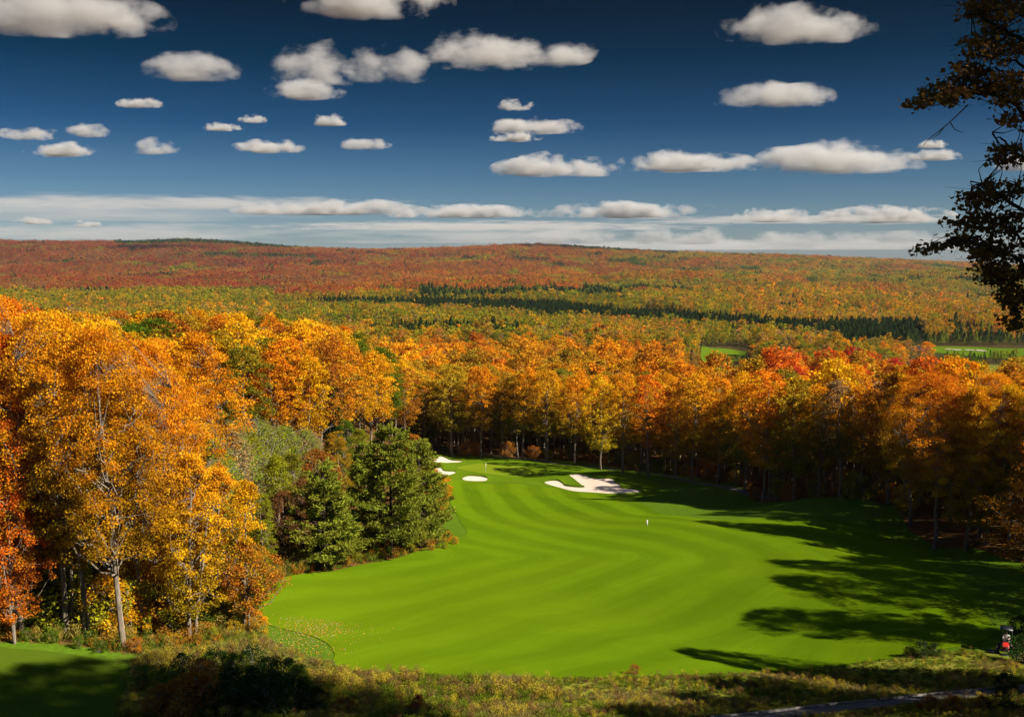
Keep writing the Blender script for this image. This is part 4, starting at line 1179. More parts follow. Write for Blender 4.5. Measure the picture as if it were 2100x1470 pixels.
# ------------------------------------------------------------------ undergrowth
shr = np.random.default_rng(9)
SHR = []
def shrub(px, d, h, c_, var=None, lab=None, sx=1.0, g=0.2, grp=None):
    x = (px - 1050) / F * d
    v = int(shr.integers(0, 3)) if var is None else var
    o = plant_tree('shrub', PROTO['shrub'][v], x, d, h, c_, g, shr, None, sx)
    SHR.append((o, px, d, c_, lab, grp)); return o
A = 'bushes under the trees at the left wood edge'
for px, d, h, c_ in [(0,88,2.4,'leafy green'),(28,89.5,3.2,'dark green'),(45,93,4.5,'leafy green'),(70,88.5,2.2,'leafy green'),(88,92,4.6,'yellow green'),(125,90,3.6,'yellow green'),(140,94,5.0,'leafy green'),(170,89,2.8,'yellow green'),(185,93,5.2,'yellow green'),
    (205,88,2.4,'golden'),(215,95,5.0,'golden'),(245,88,2.6,'golden'),(252,94,4.4,'yellow green'),(278,91,2.6,'rust brown'),(300,96,4.6,'golden'),(318,90.5,2.8,'golden'),(338,93,3.2,'yellow green'),(350,99,4.6,'leafy green'),(392,92,3.0,'yellow green'),
    (410,97,4.2,'golden'),(432,94,2.6,'yellow green'),(450,99,3.6,'leafy green'),(470,96,2.2,'ochre'),(505,93,1.6,'amber orange'),(520,90,1.3,'ochre'),(-25,90,3.0,'leafy green'),(20,84.5,1.2,'leafy green'),(75,84.5,1.1,'leafy green'),(130,83.5,1.2,'leafy green'),(175,83,1.1,'leafy green'),
    (34,90,5.5,'yellow green'),(84,90,5.2,'yellow green'),(128,89.5,5.8,'yellow green'),(172,89,5.0,'yellow green'),(198,88.5,5.6,'golden'),(248,89,5.2,'yellow green'),(282,91,5.5,'golden'),(326,91,4.6,'yellow green'),
    (15,97,7,'yellow green'),(58,98,8,'leafy green'),(84,96,6.5,'yellow green'),(120,98,8,'yellow green'),(160,97,7.5,'yellow green'),(182,99,8.5,'golden'),(205,97,7,'yellow green'),(240,98,7.5,'golden'),(262,100,8,'yellow green'),(318,100,7,'golden'),(345,103,7.5,'leafy green'),(400,102,7,'yellow green'),(440,104,6.5,'golden'),
    (250,84,1.3,'russet'),(330,86,1.2,'ochre'),(415,88,1.2,'yellow green'),(460,90,1.3,'ochre'),(380,86,1.1,'russet')]:
    shrub(px, d, h, c_, grp=A)
B = 'shaded bushes in the near left corner'
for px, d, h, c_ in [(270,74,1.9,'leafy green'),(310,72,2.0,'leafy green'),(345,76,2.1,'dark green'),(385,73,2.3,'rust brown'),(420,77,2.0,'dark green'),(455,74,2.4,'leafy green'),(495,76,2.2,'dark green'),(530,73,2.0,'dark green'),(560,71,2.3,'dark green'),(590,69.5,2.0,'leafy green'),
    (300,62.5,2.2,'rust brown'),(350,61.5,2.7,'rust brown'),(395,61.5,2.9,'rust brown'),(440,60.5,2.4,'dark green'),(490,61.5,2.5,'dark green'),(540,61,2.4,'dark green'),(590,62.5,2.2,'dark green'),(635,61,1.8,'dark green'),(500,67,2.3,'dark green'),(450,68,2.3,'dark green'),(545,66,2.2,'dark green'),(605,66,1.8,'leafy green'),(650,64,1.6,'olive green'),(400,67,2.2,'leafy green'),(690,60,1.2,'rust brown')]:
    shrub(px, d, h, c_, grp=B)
Cg = 'dark bushes by the mower and the near right edge'
for px, d, h, c_ in [(1893,84,1.0,'olive green'),(1918,83.5,1.5,'dark green'),(1945,84,1.2,'dark green'),(2008,84.5,0.8,'olive green'),(2128,91,2.2,'dark green'),(2135,82,2.4,'dark green'),(2102,70,1.5,'dark green'),(2050,62,1.0,'russet'),(1940,61,1.2,'rust brown'),(2098,61,1.5,'dark green'),(1990,60,1.2,'rust brown'),(1310,72.5,0.9,'rust brown'),(850,60,1.1,'crimson')]:
    shrub(px, d, h, c_, grp=Cg)
D = 'bushes in front of the back tree line'
for px in range(885, 1900, 26):
    e = np.interp(px, [a for a, b in WALL_EDGE], [b for a, b in WALL_EDGE])
    if shr.uniform() < 0.8: shrub(px + shr.uniform(-9, 9), e + shr.uniform(0, 9), shr.uniform(2.2, 5.5), ['rust brown', 'ochre', 'leafy green', 'olive green', 'yellow green', 'russet'][int(shr.integers(0, 6))], grp=D)
E = 'low bushes under and between the pines'
for px, d, h, c_ in [(620,126,1.3,'olive green'),(640,130,1.6,'leafy green'),(700,127,1.1,'ochre'),(725,129,1.3,'yellow green'),(745,131,0.9,'ochre'),(770,131,1.2,'yellow green'),(822,135,1.0,'ochre'),(840,137,1.2,'yellow green'),(880,139.5,1.0,'ochre'),(905,142,1.4,'yellow green'),(930,146,1.3,'ochre'),(915,148,1.6,'amber orange'),(600,140,3.2,'dusky brown'),(625,146,3.6,'dusky brown'),(585,150,3.4,'rust brown')]:
    shrub(px, d, h, c_, grp=E)
gs = defaultdict(list)
for r in SHR: gs[(r[5], r[3])].append(r)
WH = {A: 'along the left wood edge', B: 'in the near left thicket', Cg: 'by the mower and near right edge', D: 'along the back tree line', E: 'by the fairway pines'}
for (g_, c_), l in gs.items():
    l.sort(key=lambda r: r[1])
    for i, r in enumerate(l):
        lab = ('%s bush, only one of its colour %s' % (c_, WH[g_])) if len(l) == 1 else '%s bush, %s of its colour %s' % (c_, ordinal(i + 1), WH[g_])
        tag(r[0], r[4] or lab, 'bush', g_)

# ------------------------------------------------------------------ clouds: bodies of scattering vapour at their true distances
def cloud_material(name, dens, feat, soft=0.55):
    m, t, out = new_mat(name)
    tcn = N(t, 'ShaderNodeTexCoord')
    s = N(t, 'ShaderNodeSeparateXYZ'); t.links.new(tcn.outputs['Object'], s.inputs[0])
    L = N(t, 'ShaderNodeVectorMath', operation='LENGTH'); 
    # flat base: the lower half is squeezed by the body's own shape; upper half domed
    t.links.new(tcn.outputs['Object'], L.inputs[0])
    mp = N(t, 'ShaderNodeMapping'); mp.inputs['Scale'].default_value = (0.45, 0.45, 6.0) if soft > 1.1 else (0.8, 0.8, 1.25)
    t.links.new(geo_pos(t), mp.inputs[0]); pos = mp.outputs[0]
    n0 = noise(t, 0.42 / feat, 1.0, pos)
    n1 = noise(t, 1.15 / feat, 4.0, pos, rough=0.60)
    e = math_(t, 'SUBTRACT', 1.0, L.outputs['Value'])
    v = math_(t, 'ADD', math_(t, 'MULTIPLY', e, 1.9), math_(t, 'MULTIPLY', math_(t, 'SUBTRACT', n1, 0.515), 3.7))
    v = math_(t, 'ADD', v, math_(t, 'MULTIPLY', math_(t, 'SUBTRACT', n0, 0.585), 3.0))
    d = mapr(t, v, 0.0, soft, 0.0, dens)
    pv = N(t, 'ShaderNodeVolumePrincipled')
    pv.inputs['Color'].default_value = (0.87, 0.85, 0.83, 1)
    pv.inputs['Anisotropy'].default_value = 0.0
    t.links.new(d, pv.inputs['Density'])
    t.links.new(pv.outputs[0], out.inputs['Volume'])
    return m
BASE_ALT = 1250.0
CLM = {}
crng = np.random.default_rng(3)
def cloud(x0, x1, ytop, ybase, label, thin=False, lumps=None, alt=BASE_ALT, dens=None):
    """x0..x1, ytop..ybase: extent in the photograph; all bases lie on one flat level"""
    s = slope(ybase); D = alt / s
    w = (x1 - x0) / F * D / 2; h = (slope(ytop) - s) * D
    cx = ((x0 + x1) / 2 - 1050) / F * D
    dep = min(w * 0.5, 650) if not thin else w * 0.4
    feat = max(h * 0.62, min(w * 0.16, h * 1.1))
    key = (int(math.log(feat) * 2.5), thin, dens)
    if key not in CLM:
        CLM[key] = cloud_material('cloud_vapour', (dens or (0.9 if not thin else 0.085)) * 2.7 / h, feat, 1.2 if thin else 1.05)
    # body: a cluster of domes with a flattened underside, one closed surface
    bm = bmesh.new(); bmesh.ops.create_icosphere(bm, subdivisions=4, radius=1.0)
    ph = crng.uniform(0, 6.28, 6)
    for v in bm.verts:
        c = v.co
        q = 1 + 0.10 * math.sin(3 * c.x * 2 + ph[0]) + 0.08 * math.sin(5 * c.y + 4 * c.x + ph[1]) + 0.06 * math.sin(9 * c.x + ph[2])
        c.x *= 1 + 0.04 * math.sin(4 * c.z + ph[3])
        c.z *= q
        if c.z < -0.30: c.z = -0.30 + (c.z + 0.30) * 0.15
    me = bpy.data.meshes.new('cloud'); bm.to_mesh(me); bm.free()
    for p in me.polygons: p.use_smooth = True
    me.materials.append(CLM[key])
    o = link('cloud', me)
    hz = h / 1.25
    o.location = (cx, D, alt + 0.3 * hz); o.scale = (w * 1.04, dep, hz * 0.82)
    tag(o, label, 'cloud', 'fair weather clouds')
    return o
for a in [
    (-60,375,-40,62,'large grey cloud cut off by the top left corner'),
    (600,930,-50,28,'dim cloud cut off by the top edge, left of centre'),
    (1450,1790,-12,80,'broad cloud touching the top edge, right of centre'),
    (305,510,98,162,'oval cloud below the large top left corner cloud'),
    (556,895,72,166,'big bright humped cloud left of centre, sloping down to the right'),
    (780,1220,58,130,'long cloud joined to the right of the big humped cloud'),
    (548,712,150,202,'small double cloud under the big humped cloud'),
    (1452,1705,160,216,'lone lens shaped cloud high on the right'),
    (255,350,196,220,'small flat cloud under the oval cloud on the left'),
    (425,508,247,268,'tiny cloud left of the pair at mid height'),
    (497,560,232,252,'tiny faint cloud just above and right of the tiny left one'),
    (640,718,230,258,'tiny cloud below the small double cloud'),
    (1020,1100,198,226,'faint wisp above the two layered clouds in the centre'),
    (988,1190,234,272,'upper one of the two layered clouds in the centre'),
    (1004,1118,266,289,'lower one of the two layered clouds in the centre'),
    (0,148,256,286,'thin ragged cloud at the left edge'),
    (148,262,246,280,'slanting small cloud above the flat left one'),
    (62,218,286,320,'flat bright cloud lowest of the left edge trio'),
    (278,380,276,316,'small peaked bright cloud on the left'),
    (484,634,282,312,'low pair of puffs left of centre'),
    (702,816,278,306,'small bright oval cloud, alone in the centre left'),
    (998,1268,310,360,'bright cloud at the left end of the long central row'),
    (1255,1560,300,350,'middle cloud in the long row, with a stepped top'),
    (1530,1890,282,352,'highest bright cloud at the right end of the long row'),
    (1850,1968,302,328,'small tail cloud right of the long row'),
    (1865,1932,284,304,'tiny faint cloud above the tail cloud'),
    (475,880,404,440,'long grey cloud bank low on the left'),
    (780,1130,414,446,'middle part of the low cloud bank with bright caps'),
    (1060,1480,407,446,'low bright cloud with a round dome, right part of the bank'),
    (1498,1665,420,455,'low lens cloud right of the long bank'),
    (1655,1955,416,456,'low cloud pair ending beside the dark branches'),
    (1030,1700,462,500,'long bright bank just above the ridge, centre right'),
    (1450,2120,464,512,'wide bright bank just above the ridge at the right edge'),
    (2020,2140,300,350,'cloud half hidden by the dark branches at the right edge')]:
    cloud(*a)
for a in [(-300,640,386,452,'broad pale veil of cloud low over the left ridge'),
          (-200,700,440,492,'lowest pale veil of cloud touching the left ridge'),
          (620,1350,448,498,'pale veil of cloud just above the central ridge'),
          (-100,900,400,424,'thin streaked cloud veil above the low grey bank on the left'),(500,1500,452,470,'thin pale streak between the low bank and the ridge'),(900,2050,486,512,'pale streak of cloud resting on the central ridge'),
          (1200,2100,440,456,'thin streak of cloud below the low lens clouds'),
          (30,120,442,460,'small bright cloud tuft in the left veil'), (145,215,448,466,'second small bright tuft in the left veil')]:
    cloud(*a[:4], a[4], thin='tuft' not in a[4])

# ------------------------------------------------------------------ trees beside and behind the camera, whose shade falls into the view
M_HIGH = deciduous(72, 34, 21, 6.5, 330, 100, 0.26, lobes=6, rad=0.34)
def framing_maple():
    """maple at the right edge: trunk just outside the frame, long boughs reaching in"""
    rng = np.random.default_rng(12)
    z0 = hgt(FRX, FRY)
    def w(px, py, d): return np.array([side(px, py) * d - FRX, d - FRY, slope(py) * d - z0])
    g = Geo()
    tz = np.linspace(0, 1, 10); trunk = np.c_[0.5 * np.sin(tz * 3), 0.4 * np.sin(tz * 4), -0.5 + 29.5 * tz]
    g.tube(trunk, 0.36 * (1 - tz) ** 0.7 + 0.03, 10)
    boughs = [[(2110,235,25),(2040,190,24.4),(1965,185,24),(1905,200,23.6),(1876,208,23.4)], [(2140,110,25.5),(2060,60,25),(2010,35,24.6),(1985,28,24.4)],
              [(2160,360,25.5),(2100,325,25.2),(2060,290,25),(2035,275,24.8)], [(2150,470,25),(2080,420,24.5),(2020,388,24),(1990,372,23.8)],
              [(2150,610,25),(2085,530,24.4),(2010,500,24),(1950,490,23.7),(1900,512,23.5)], [(2170,700,25),(2120,610,24.7),(2070,575,24.5),(2030,560,24.2)], [(2160,740,26),(2120,660,26),(2085,640,26)],
              [(2150,180,26.5),(2080,120,26.5),(2030,140,26.4)], [(2150,560,26),(2075,470,26),(2020,450,26)], [(2160,0,26),(2090,-20,26),(2020,-60,26)]]
    pts = []
    for bg_ in boughs:
        P0 = np.array([w(*q) for q in bg_]); zt = P0[0][2] - 1.2
        base = np.array([np.interp(zt, trunk[:, 2], trunk[:, 0]), np.interp(zt, trunk[:, 2], trunk[:, 1]), zt])
        P0 = np.r_[[base], P0]; u = np.linspace(0, len(P0) - 1, 22)
        Q = np.stack([np.interp(u, np.arange(len(P0)), P0[:, k]) for k in range(3)], 1)
        Q[1:-1] = (Q[:-2] + Q[1:-1] * 2 + Q[2:]) / 4; Q[1:-1] += rng.normal(size=(20, 3)) * 0.035
        g.tube(Q, np.linspace(0.075, 0.010, 22), 6, False); pts.append(Q[6:])
    # the crown beyond the frame, and high above it
    for _ in range(46):
        th = rng.uniform(-1.9, 1.9); zz = rng.uniform(9, 27); L = rng.uniform(2.5, 7.0) * (1 - max(0, zz - 22) / 9)
        s = np.array([0.2, 0.1, zz - L * 0.5]); e = np.array([L * math.cos(th), L * math.sin(th), zz]); m = (s + e) / 2 + rng.normal(size=3) * 0.3
        if zz > 25: e[0] -= rng.uniform(0, 6)
        u = np.linspace(0, 1, 8)[:, None]; Q = (1 - u) ** 2 * s + 2 * u * (1 - u) * m + u * u * e; Q[1:-1] += rng.normal(size=(6, 3)) * 0.05
        g.tube(Q, np.linspace(0.06, 0.012, 8), 5, False); pts.append(Q[3:])
    B = np.concatenate(pts)
    zones = [(2065,15,75,32,26),(2010,25,30,22,7),(2045,95,60,34,22),(1990,165,55,32,20),(1930,195,38,24,12),(1885,210,16,10,5),(2070,185,45,40,20),(2090,250,30,22,8),(2075,320,35,20,8),(2050,300,20,12,3),
             (2060,395,55,26,14),(2005,420,30,26,8),(2070,455,45,25,14),(1985,455,30,16,6),(2045,510,60,24,20),(1960,492,30,16,8),(1905,508,16,10,4),(2055,560,48,24,16),(2085,610,28,28,12),(2090,655,20,14,5),(2015,545,22,14,4)]
    C = []
    for cx_, cy_, rx, ry, n in zones:
        for _ in range(int(n * 1.25)):
            a = rng.uniform(0, 6.28); r = rng.uniform(0, 1) ** 0.5
            C.append(w(cx_ + rx * r * math.cos(a), cy_ + ry * r * math.sin(a), rng.uniform(23.2, 26.4)))
    far_ = np.concatenate(pts[len(boughs):]); C += list(far_[rng.integers(0, len(far_), 330)] + rng.normal(size=(330, 3)) * 0.45)
    L_, CLU = [], []
    for c in C:
        k = np.argmin(((B - c) ** 2).sum(1)); s = B[k]; m = (s + c) / 2 + rng.normal(size=3) * 0.08
        g.tube([s, m, c], [0.018, 0.011, 0.005], 4, False)
        n = int(rng.uniform(12, 34)); d = rng.normal(size=(n, 3)); d /= np.linalg.norm(d, axis=1)[:, None]
        L_.append(c + d * rng.uniform(0.1, 1, n)[:, None] ** 0.6 * np.array((0.44, 0.44, 0.15)) * rng.uniform(0.7, 1.3)); CLU.append(np.full(n, rng.uniform(0, 1)))
        for _ in range(3):
            e = c + rng.normal(size=3) * (0.32, 0.32, 0.14); g.tube([c, (c + e) / 2 + rng.normal(size=3) * 0.03, e], [0.007, 0.005, 0.003], 3, False)
    for q in ([(1985,215),(1962,238),(1935,262),(1905,285),(1893,300)], [(1950,252),(1958,266),(1975,272)], [(1935,262),(1925,276),(1915,282)]):
        Q = np.array([w(*k, 23.6) for k in q]); g.tube(Q, np.linspace(0.016, 0.005, len(Q)), 4, False)
    C = np.concatenate(L_); cl_ = np.concatenate(CLU); n = len(C)
    V = leaf_quads(C, 0.128, rng, aspect=0.9, up=0.2)
    at = {'leafv': np.repeat(rng.uniform(0, 1, n), 4), 'clump': np.repeat(cl_, 4), 'hgt': np.clip(V[:, 2] / 28, 0, 1)}
    return dict(trunk=g.mesh('trunk', M_BARKD, smooth=True), crown=mesh_np('crown', V, np.arange(len(V)), 4, M_LEAF, at), H=28.0, R=8, needle=False)
fr = np.random.default_rng(5)
def shade_tree(x, y, h, colour, label, proto=None, sx=1.0, green=0.5):
    p = proto or PROTO['near'][int(fr.integers(0, 5))]
    return tag(plant_tree('maple_tree', p, x, y, h, colour, green, fr, None, sx), label, 'tree', 'maples beside the lookout')
tag(plant_tree('maple_tree', framing_maple(), FRX, FRY, 28.0, 'dusky brown', 0.25, fr, 0.0, 1.0, sink=0.0), 'dark russet maple with long boughs overhanging the right edge of the sky', 'tree', 'maples beside the lookout')
for i, (x, y, h) in enumerate(SHADERS):
    shade_tree(x, y, h, ['golden', 'russet', 'amber orange', 'ochre'][i % 4], 'maple beyond the right photo edge near the lookout, seen only by its shade', M_HIGH if h == 34.1 else None, sx=1.15)

# ------------------------------------------------------------------ meadow plants
def tuft_mesh(name, seed, kind):
    rng = np.random.default_rng(seed); V = []; 
    def blades(n, h, spread, w, lean):
        o = rng.normal(size=(n, 3)) * (spread, spread, 0); o[:, 2] = -0.05
        d = rng.normal(size=(n, 3)) * (lean, lean, 0); d[:, 2] = rng.uniform(0.6, 1.1, n); d *= h
        s = np.c_[rng.normal(size=(n, 2)), np.zeros(n)]; s /= np.linalg.norm(s, axis=1)[:, None]; s *= w
        return np.stack([o - s, o + s, o + d * 0.6 + s * 0.8, o + d + (d * (1, 1, 0)) * 0.4], 1).reshape(-1, 3)
    parts = []
    if kind == 'grass': parts = [(blades(46, 0.42, 0.20, 0.016, 0.35), 0.2)]
    elif kind == 'tall': parts = [(blades(50, 0.75, 0.18, 0.014, 0.22), 0.2)]
    else:
        parts = [(blades(22, 0.8, 0.14, 0.012, 0.16), 0.0)]
        n = 90; c = rng.normal(size=(n, 3)) * (0.17, 0.17, 0.13) + (0, 0, 0.85)
        parts.append((leaf_quads(c, 0.085, rng), 1.0))
    V = np.concatenate([p for p, _ in parts]); hg = np.concatenate([np.full(len(p), q) for p, q in parts])
    n = len(V) // 4
    at = {'leafv': np.repeat(rng.uniform(0, 1, n), 4), 'clump': hg * 0.6 + 0.2, 'hgt': np.ones(len(V))}
    return mesh_np(name, V, np.arange(len(V)), 4, M_LEAF_I, at)
TUFTS = [tuft_mesh('grass_tuft', 1, 'grass'), tuft_mesh('grass_tuft', 2, 'grass'), tuft_mesh('tall_grass', 3, 'tall'), tuft_mesh('goldenrod', 4, 'flower'), tuft_mesh('goldenrod', 5, 'flower')]
def meadow():
    rng = np.random.default_rng(8)
    n = 42000
    y = rng.uniform(56, 103, n); x = rng.uniform(-0.56, 0.56, n) * y
    k = inside(MEADOW, x, y) | (edge_dist(MEADOW, x, y) < 0.8) & ~inside(TEE, x, y) & ~inside(FAIR, x, y)
    kd = edge_dist(np.array([(a + .25, b - 1.5) for a, b in kw]).tolist() + [(a + .25, b - 1.5) for a, b in kw][::-1], x, y) > 1.3
    k &= kd & ~inside(FAIR, x, y) & ~((np.abs(x - 44.5) < 2.6) & (y > 79) & (y < 92))
    x, y = x[k], y[k]; px = 1050 + F * x / y
    pt = fbm(x / 5, y / 5, 12, 3); tall = fbm(x / 9, y / 5, 19, 2)
    keep = (rng.uniform(0, 1, len(x)) < 0.35 + 0.8 * pt); x, y, px, pt, tall = x[keep], y[keep], px[keep], pt[keep], tall[keep]
    n = len(x)
    u = rng.uniform(0, 1, n)
    left = px < 640
    idx = np.where(u < 0.76, rng.integers(0, 2, n), np.where(u < 0.88, 2, 3 + rng.integers(0, 2, n)))
    idx = np.where((tall > 0.62) & (u > 0.45), 2 + rng.integers(0, 3, n), idx)
    straw, grn, gold, dull = np.array((0.34, 0.27, 0.08)), np.array((0.17, 0.22, 0.016)), np.array((0.42, 0.32, 0.03)), np.array((0.20, 0.11, 0.04))
    w = np.clip((pt - 0.42) * 3 + rng.normal(size=n) * 0.25, 0, 1)[:, None]
    col = grn * (1 - w) + straw * w
    m = idx >= 3; col[m] = np.where((rng.uniform(0, 1, m.sum()) < 0.6)[:, None], gold, dull)
    m = (rng.uniform(0, 1, n) < 0.10); col[m] = dull
    s = rng.uniform(0.6, 1.25, n) * (0.42 + 0.60 * tall) * np.where(px > 1150, 0.62, 1.0)
    scatter('meadow_grass', TUFTS, np.c_[x, y, height(x, y)], idx, rng.uniform(0, 6.28, n), np.c_[s, s, s], col, np.zeros(n), 'tangled straw and green meadow grass with goldenrod below the fairway', 'grass')
    # rough grass fringe round trees and leaves blown on the turf
    n = 16000; y = rng.uniform(80, 170, n); x = rng.uniform(-0.56, 0.2, n) * y
    k = inside(LEFT_FLOOR, x, y) & ~inside(FAIR, x, y) & (edge_dist(LEFT_FLOOR, x, y) < 12); x, y = x[k], y[k]; n = len(x)
    idx = rng.integers(0, 5, n); s = rng.uniform(0.7, 1.5, n)
    col = np.array([(0.15, 0.18, 0.02), (0.33, 0.24, 0.05), (0.40, 0.18, 0.02), (0.10, 0.15, 0.015)])[rng.integers(0, 4, n)]
    scatter('woodland_edge_growth', TUFTS, np.c_[x, y, height(x, y)], idx, rng.uniform(0, 6.28, n), np.c_[s, s, s], col, np.zeros(n), 'low tangled grass and weeds on the floor of the left wood edge', 'undergrowth')
meadow()
def fallen():
    rng = np.random.default_rng(18)
    rngs = [leaf_quads(np.zeros((1, 3)), 0.13, rng, up=3.0) + (0, 0, 0.03) for _ in range(3)]
    ms = [mesh_np('fallen_leaf', v, np.arange(4), 4, M_LEAF_I, {'leafv': np.full(4, .5), 'clump': np.full(4, .5), 'hgt': np.ones(4)}) for v in rngs]
    n = 5200
    y = np.concatenate([rng.uniform(80, 100, n // 2), rng.uniform(84, 330, n // 2)]); x = np.concatenate([rng.normal(-19.5, 2.6, n // 2), rng.uniform(-0.1, 0.55, n // 2) * y[n // 2:]])
    k = np.r_[inside(FAIR, x[:n // 2], y[:n // 2]) | (edge_dist(FAIR, x[:n // 2], y[:n // 2]) < 4), ~inside(FAIR, x[n // 2:], y[n // 2:]) & ~inside(GREEN, x[n // 2:], y[n // 2:])]
    for b in BUNKW: k &= ~inside(b, x, y)
    x, y = x[k], y[k]; n = len(x)
    col = np.array([(0.55, 0.34, 0.05), (0.5, 0.2, 0.02), (0.4, 0.3, 0.15)])[rng.integers(0, 3, n)]
    s = rng.uniform(0.5, 1.2, n)
    scatter('fallen_leaves', ms, np.c_[x, y, height(x, y) + 0.05], rng.integers(0, 3, n), rng.uniform(0, 6.28, n), np.c_[s, s, s], col, np.zeros(n), 'yellow fallen leaves sprinkled over the turf below the trees', 'fallen leaves')
fallen()

# ------------------------------------------------------------------ flagstick, marker post
def part(name, g, mat, parent, smooth=False):
    return link(name, g.mesh(name, mat, smooth=smooth), parent)
def empty(name, x, y, z, rz=0.0):
    o = bpy.data.objects.new(name, None); COL.objects.link(o); o.location = (x, y, z); o.rotation_euler = (0, 0, rz); return o
M_WHITE = plain('white_paint', (0.80, 0.78, 0.72), 0.5, var=0.05)
M_YEL = plain('yellow_flag_cloth', (0.75, 0.62, 0.25), 0.8, var=0.1)
fx, fy = hit(996, 966)
fl = empty('flagstick', fx, fy, hgt(fx, fy) + 0.085); tag(fl, 'thin pale flagstick with a limp yellow flag standing in the putting green', 'flagstick')
g = Geo(); g.tube([(0, 0, -0.1), (0, 0, 2.25)], [0.045, 0.03], 8); part('pole', g, M_WHITE, fl, True)
g = Geo(); g.tube([(0, 0, 0.0), (0, 0, 0.012)], [0.11, 0.11], 14); part('cup_rim', g, M_WHITE, fl)
vs = []; fs = []
for i in range(7):
    for j in range(6):
        u = i / 6; v = j / 5
        vs.append((0.03 + u * 0.30, 0.06 * math.sin(u * 7 + v * 2), 2.2 - v * 0.36 - u * u * 0.22))
for i in range(6):
    for j in range(5): fs.append((i * 6 + j, (i + 1) * 6 + j, (i + 1) * 6 + j + 1, i * 6 + j + 1))
g = Geo(); g.add(vs, fs); part('flag', g, M_YEL, fl, True)
mx_, my_ = hit(1327, 1078)
mp_ = empty('marker_post', mx_, my_, hgt(mx_, my_) + 0.05); tag(mp_, 'short white yardage post standing in the middle of the fairway', 'marker post')
g = Geo(); g.box((0, 0, 0.42), (0.095, 0.095, 0.46), bev=0.012); part('post', g, M_WHITE, mp_)
g = Geo(); g.add([(-.11, -.11, .88), (.11, -.11, .88), (.11, .11, .88), (-.11, .11, .88), (0, 0, .98)], [(0, 3, 2, 1), (0, 1, 4), (1, 2, 4), (2, 3, 4), (3, 0, 4)]); part('cap', g, M_WHITE, mp_)
g = Geo(); g.box((0, -0.098, 0.66), (0.05, 0.004, 0.05)); part('band', g, plain('dark_band', (0.05, 0.05, 0.05)), mp_)

# ------------------------------------------------------------------ mower with its driver
M_RED = plain('red_paint', (0.55, 0.025, 0.015), 0.35, var=0.08)
M_BLK = plain('black_steel', (0.02, 0.02, 0.022), 0.5, var=0.3)
M_RUB = plain('tyre_rubber', (0.015, 0.015, 0.015), 0.9, var=0.3)
M_GREY = plain('grey_steel', (0.30, 0.30, 0.30), 0.4, 0.6)
M_SEAT = plain('seat_vinyl', (0.04, 0.04, 0.045), 0.6)
wx, wy = hit(2062, 1338)
mw = empty('ride_on_mower', wx, wy, hgt(wx, wy) + 0.02, math.radians(-28)); tag(mw, 'red and black ride on mower with canopy, in shade at lower right', 'mower')
g = Geo()                                     # front is -Y (towards the camera)
g.box((0, 0.10, 0.62), (0.30, 0.85, 0.12), bev=0.03); g.box((0, 0.75, 0.80), (0.34, 0.28, 0.14), bev=0.04); g.box((0, -0.95, 0.5), (0.42, 0.08, 0.07), bev=0.02)
for s in (-1, 1): g.box((s * 0.40, 0.25, 0.72), (0.12, 0.34, 0.05), bev=0.03)
part('chassis', g, M_BLK, mw)
g = Geo(); prof = [(-0.98, 0.62), (-0.99, 0.86), (-0.88, 0.97), (-0.55, 1.04), (-0.24, 1.05), (-0.22, 0.62)]
vs = []
for xx, k in ((-0.27, 0.94), (-0.20, 1.0), (0.20, 1.0), (0.27, 0.94)):
    vs += [(xx, y_ , 0.62 + (z_ - 0.62) * k) for y_, z_ in prof]
fs = [[i * 6 + j, i * 6 + (j + 1) % 6, (i + 1) * 6 + (j + 1) % 6, (i + 1) * 6 + j] for i in range(3) for j in range(6)] + [list(range(6))[::-1], [18 + j for j in range(6)]]
g.add(vs, fs); hood = part('hood', g, M_RED, mw)
g = Geo()
for z_ in np.linspace(0.68, 0.84, 5): g.box((0, -0.995, z_), (0.17, 0.012, 0.010))
part('grille', g, M_BLK, hood)
for s in (-1, 1):
    g = Geo(); g.tube([(s * 0.2, -0.97, 0.90), (s * 0.2, -1.00, 0.90)], [0.045, 0.045], 12); part('headlight', g, M_GREY, hood)
g = Geo(); g.box((0, 0.42, 0.86), (0.24, 0.24, 0.06), bev=0.04); g.box((0, 0.68, 1.16), (0.23, 0.06, 0.28), rot=Matrix.Rotation(-0.15, 3, 'X'), bev=0.05); part('seat', g, M_SEAT, mw, True)
for s in (-1, 1):
    g = Geo(); g.box((s * 0.29, 0.40, 1.06), (0.035, 0.20, 0.03), bev=0.015); part('armrest', g, M_SEAT, mw)
g = Geo(); g.tube([(-0.46, 0.90, 0.7), (-0.46, 0.92, 1.6), (-0.44, 0.93, 2.02), (-0.36, 0.93, 2.10), (0.36, 0.93, 2.10), (0.44, 0.93, 2.02), (0.46, 0.92, 1.6), (0.46, 0.90, 0.7)], [0.035] * 8, 8); rb = part('roll_bar', g, M_BLK, mw, True)
g = Geo(); g.box((0, 0.38, 2.16), (0.52, 0.60, 0.035), bev=0.03); cn = part('canopy', g, M_BLK, mw)
for s in (-1, 1):
    g = Geo(); g.tube([(s * 0.46, -0.12, 0.95), (s * 0.47, -0.12, 2.14)], [0.02, 0.02], 6); part('canopy_post', g, M_BLK, mw)
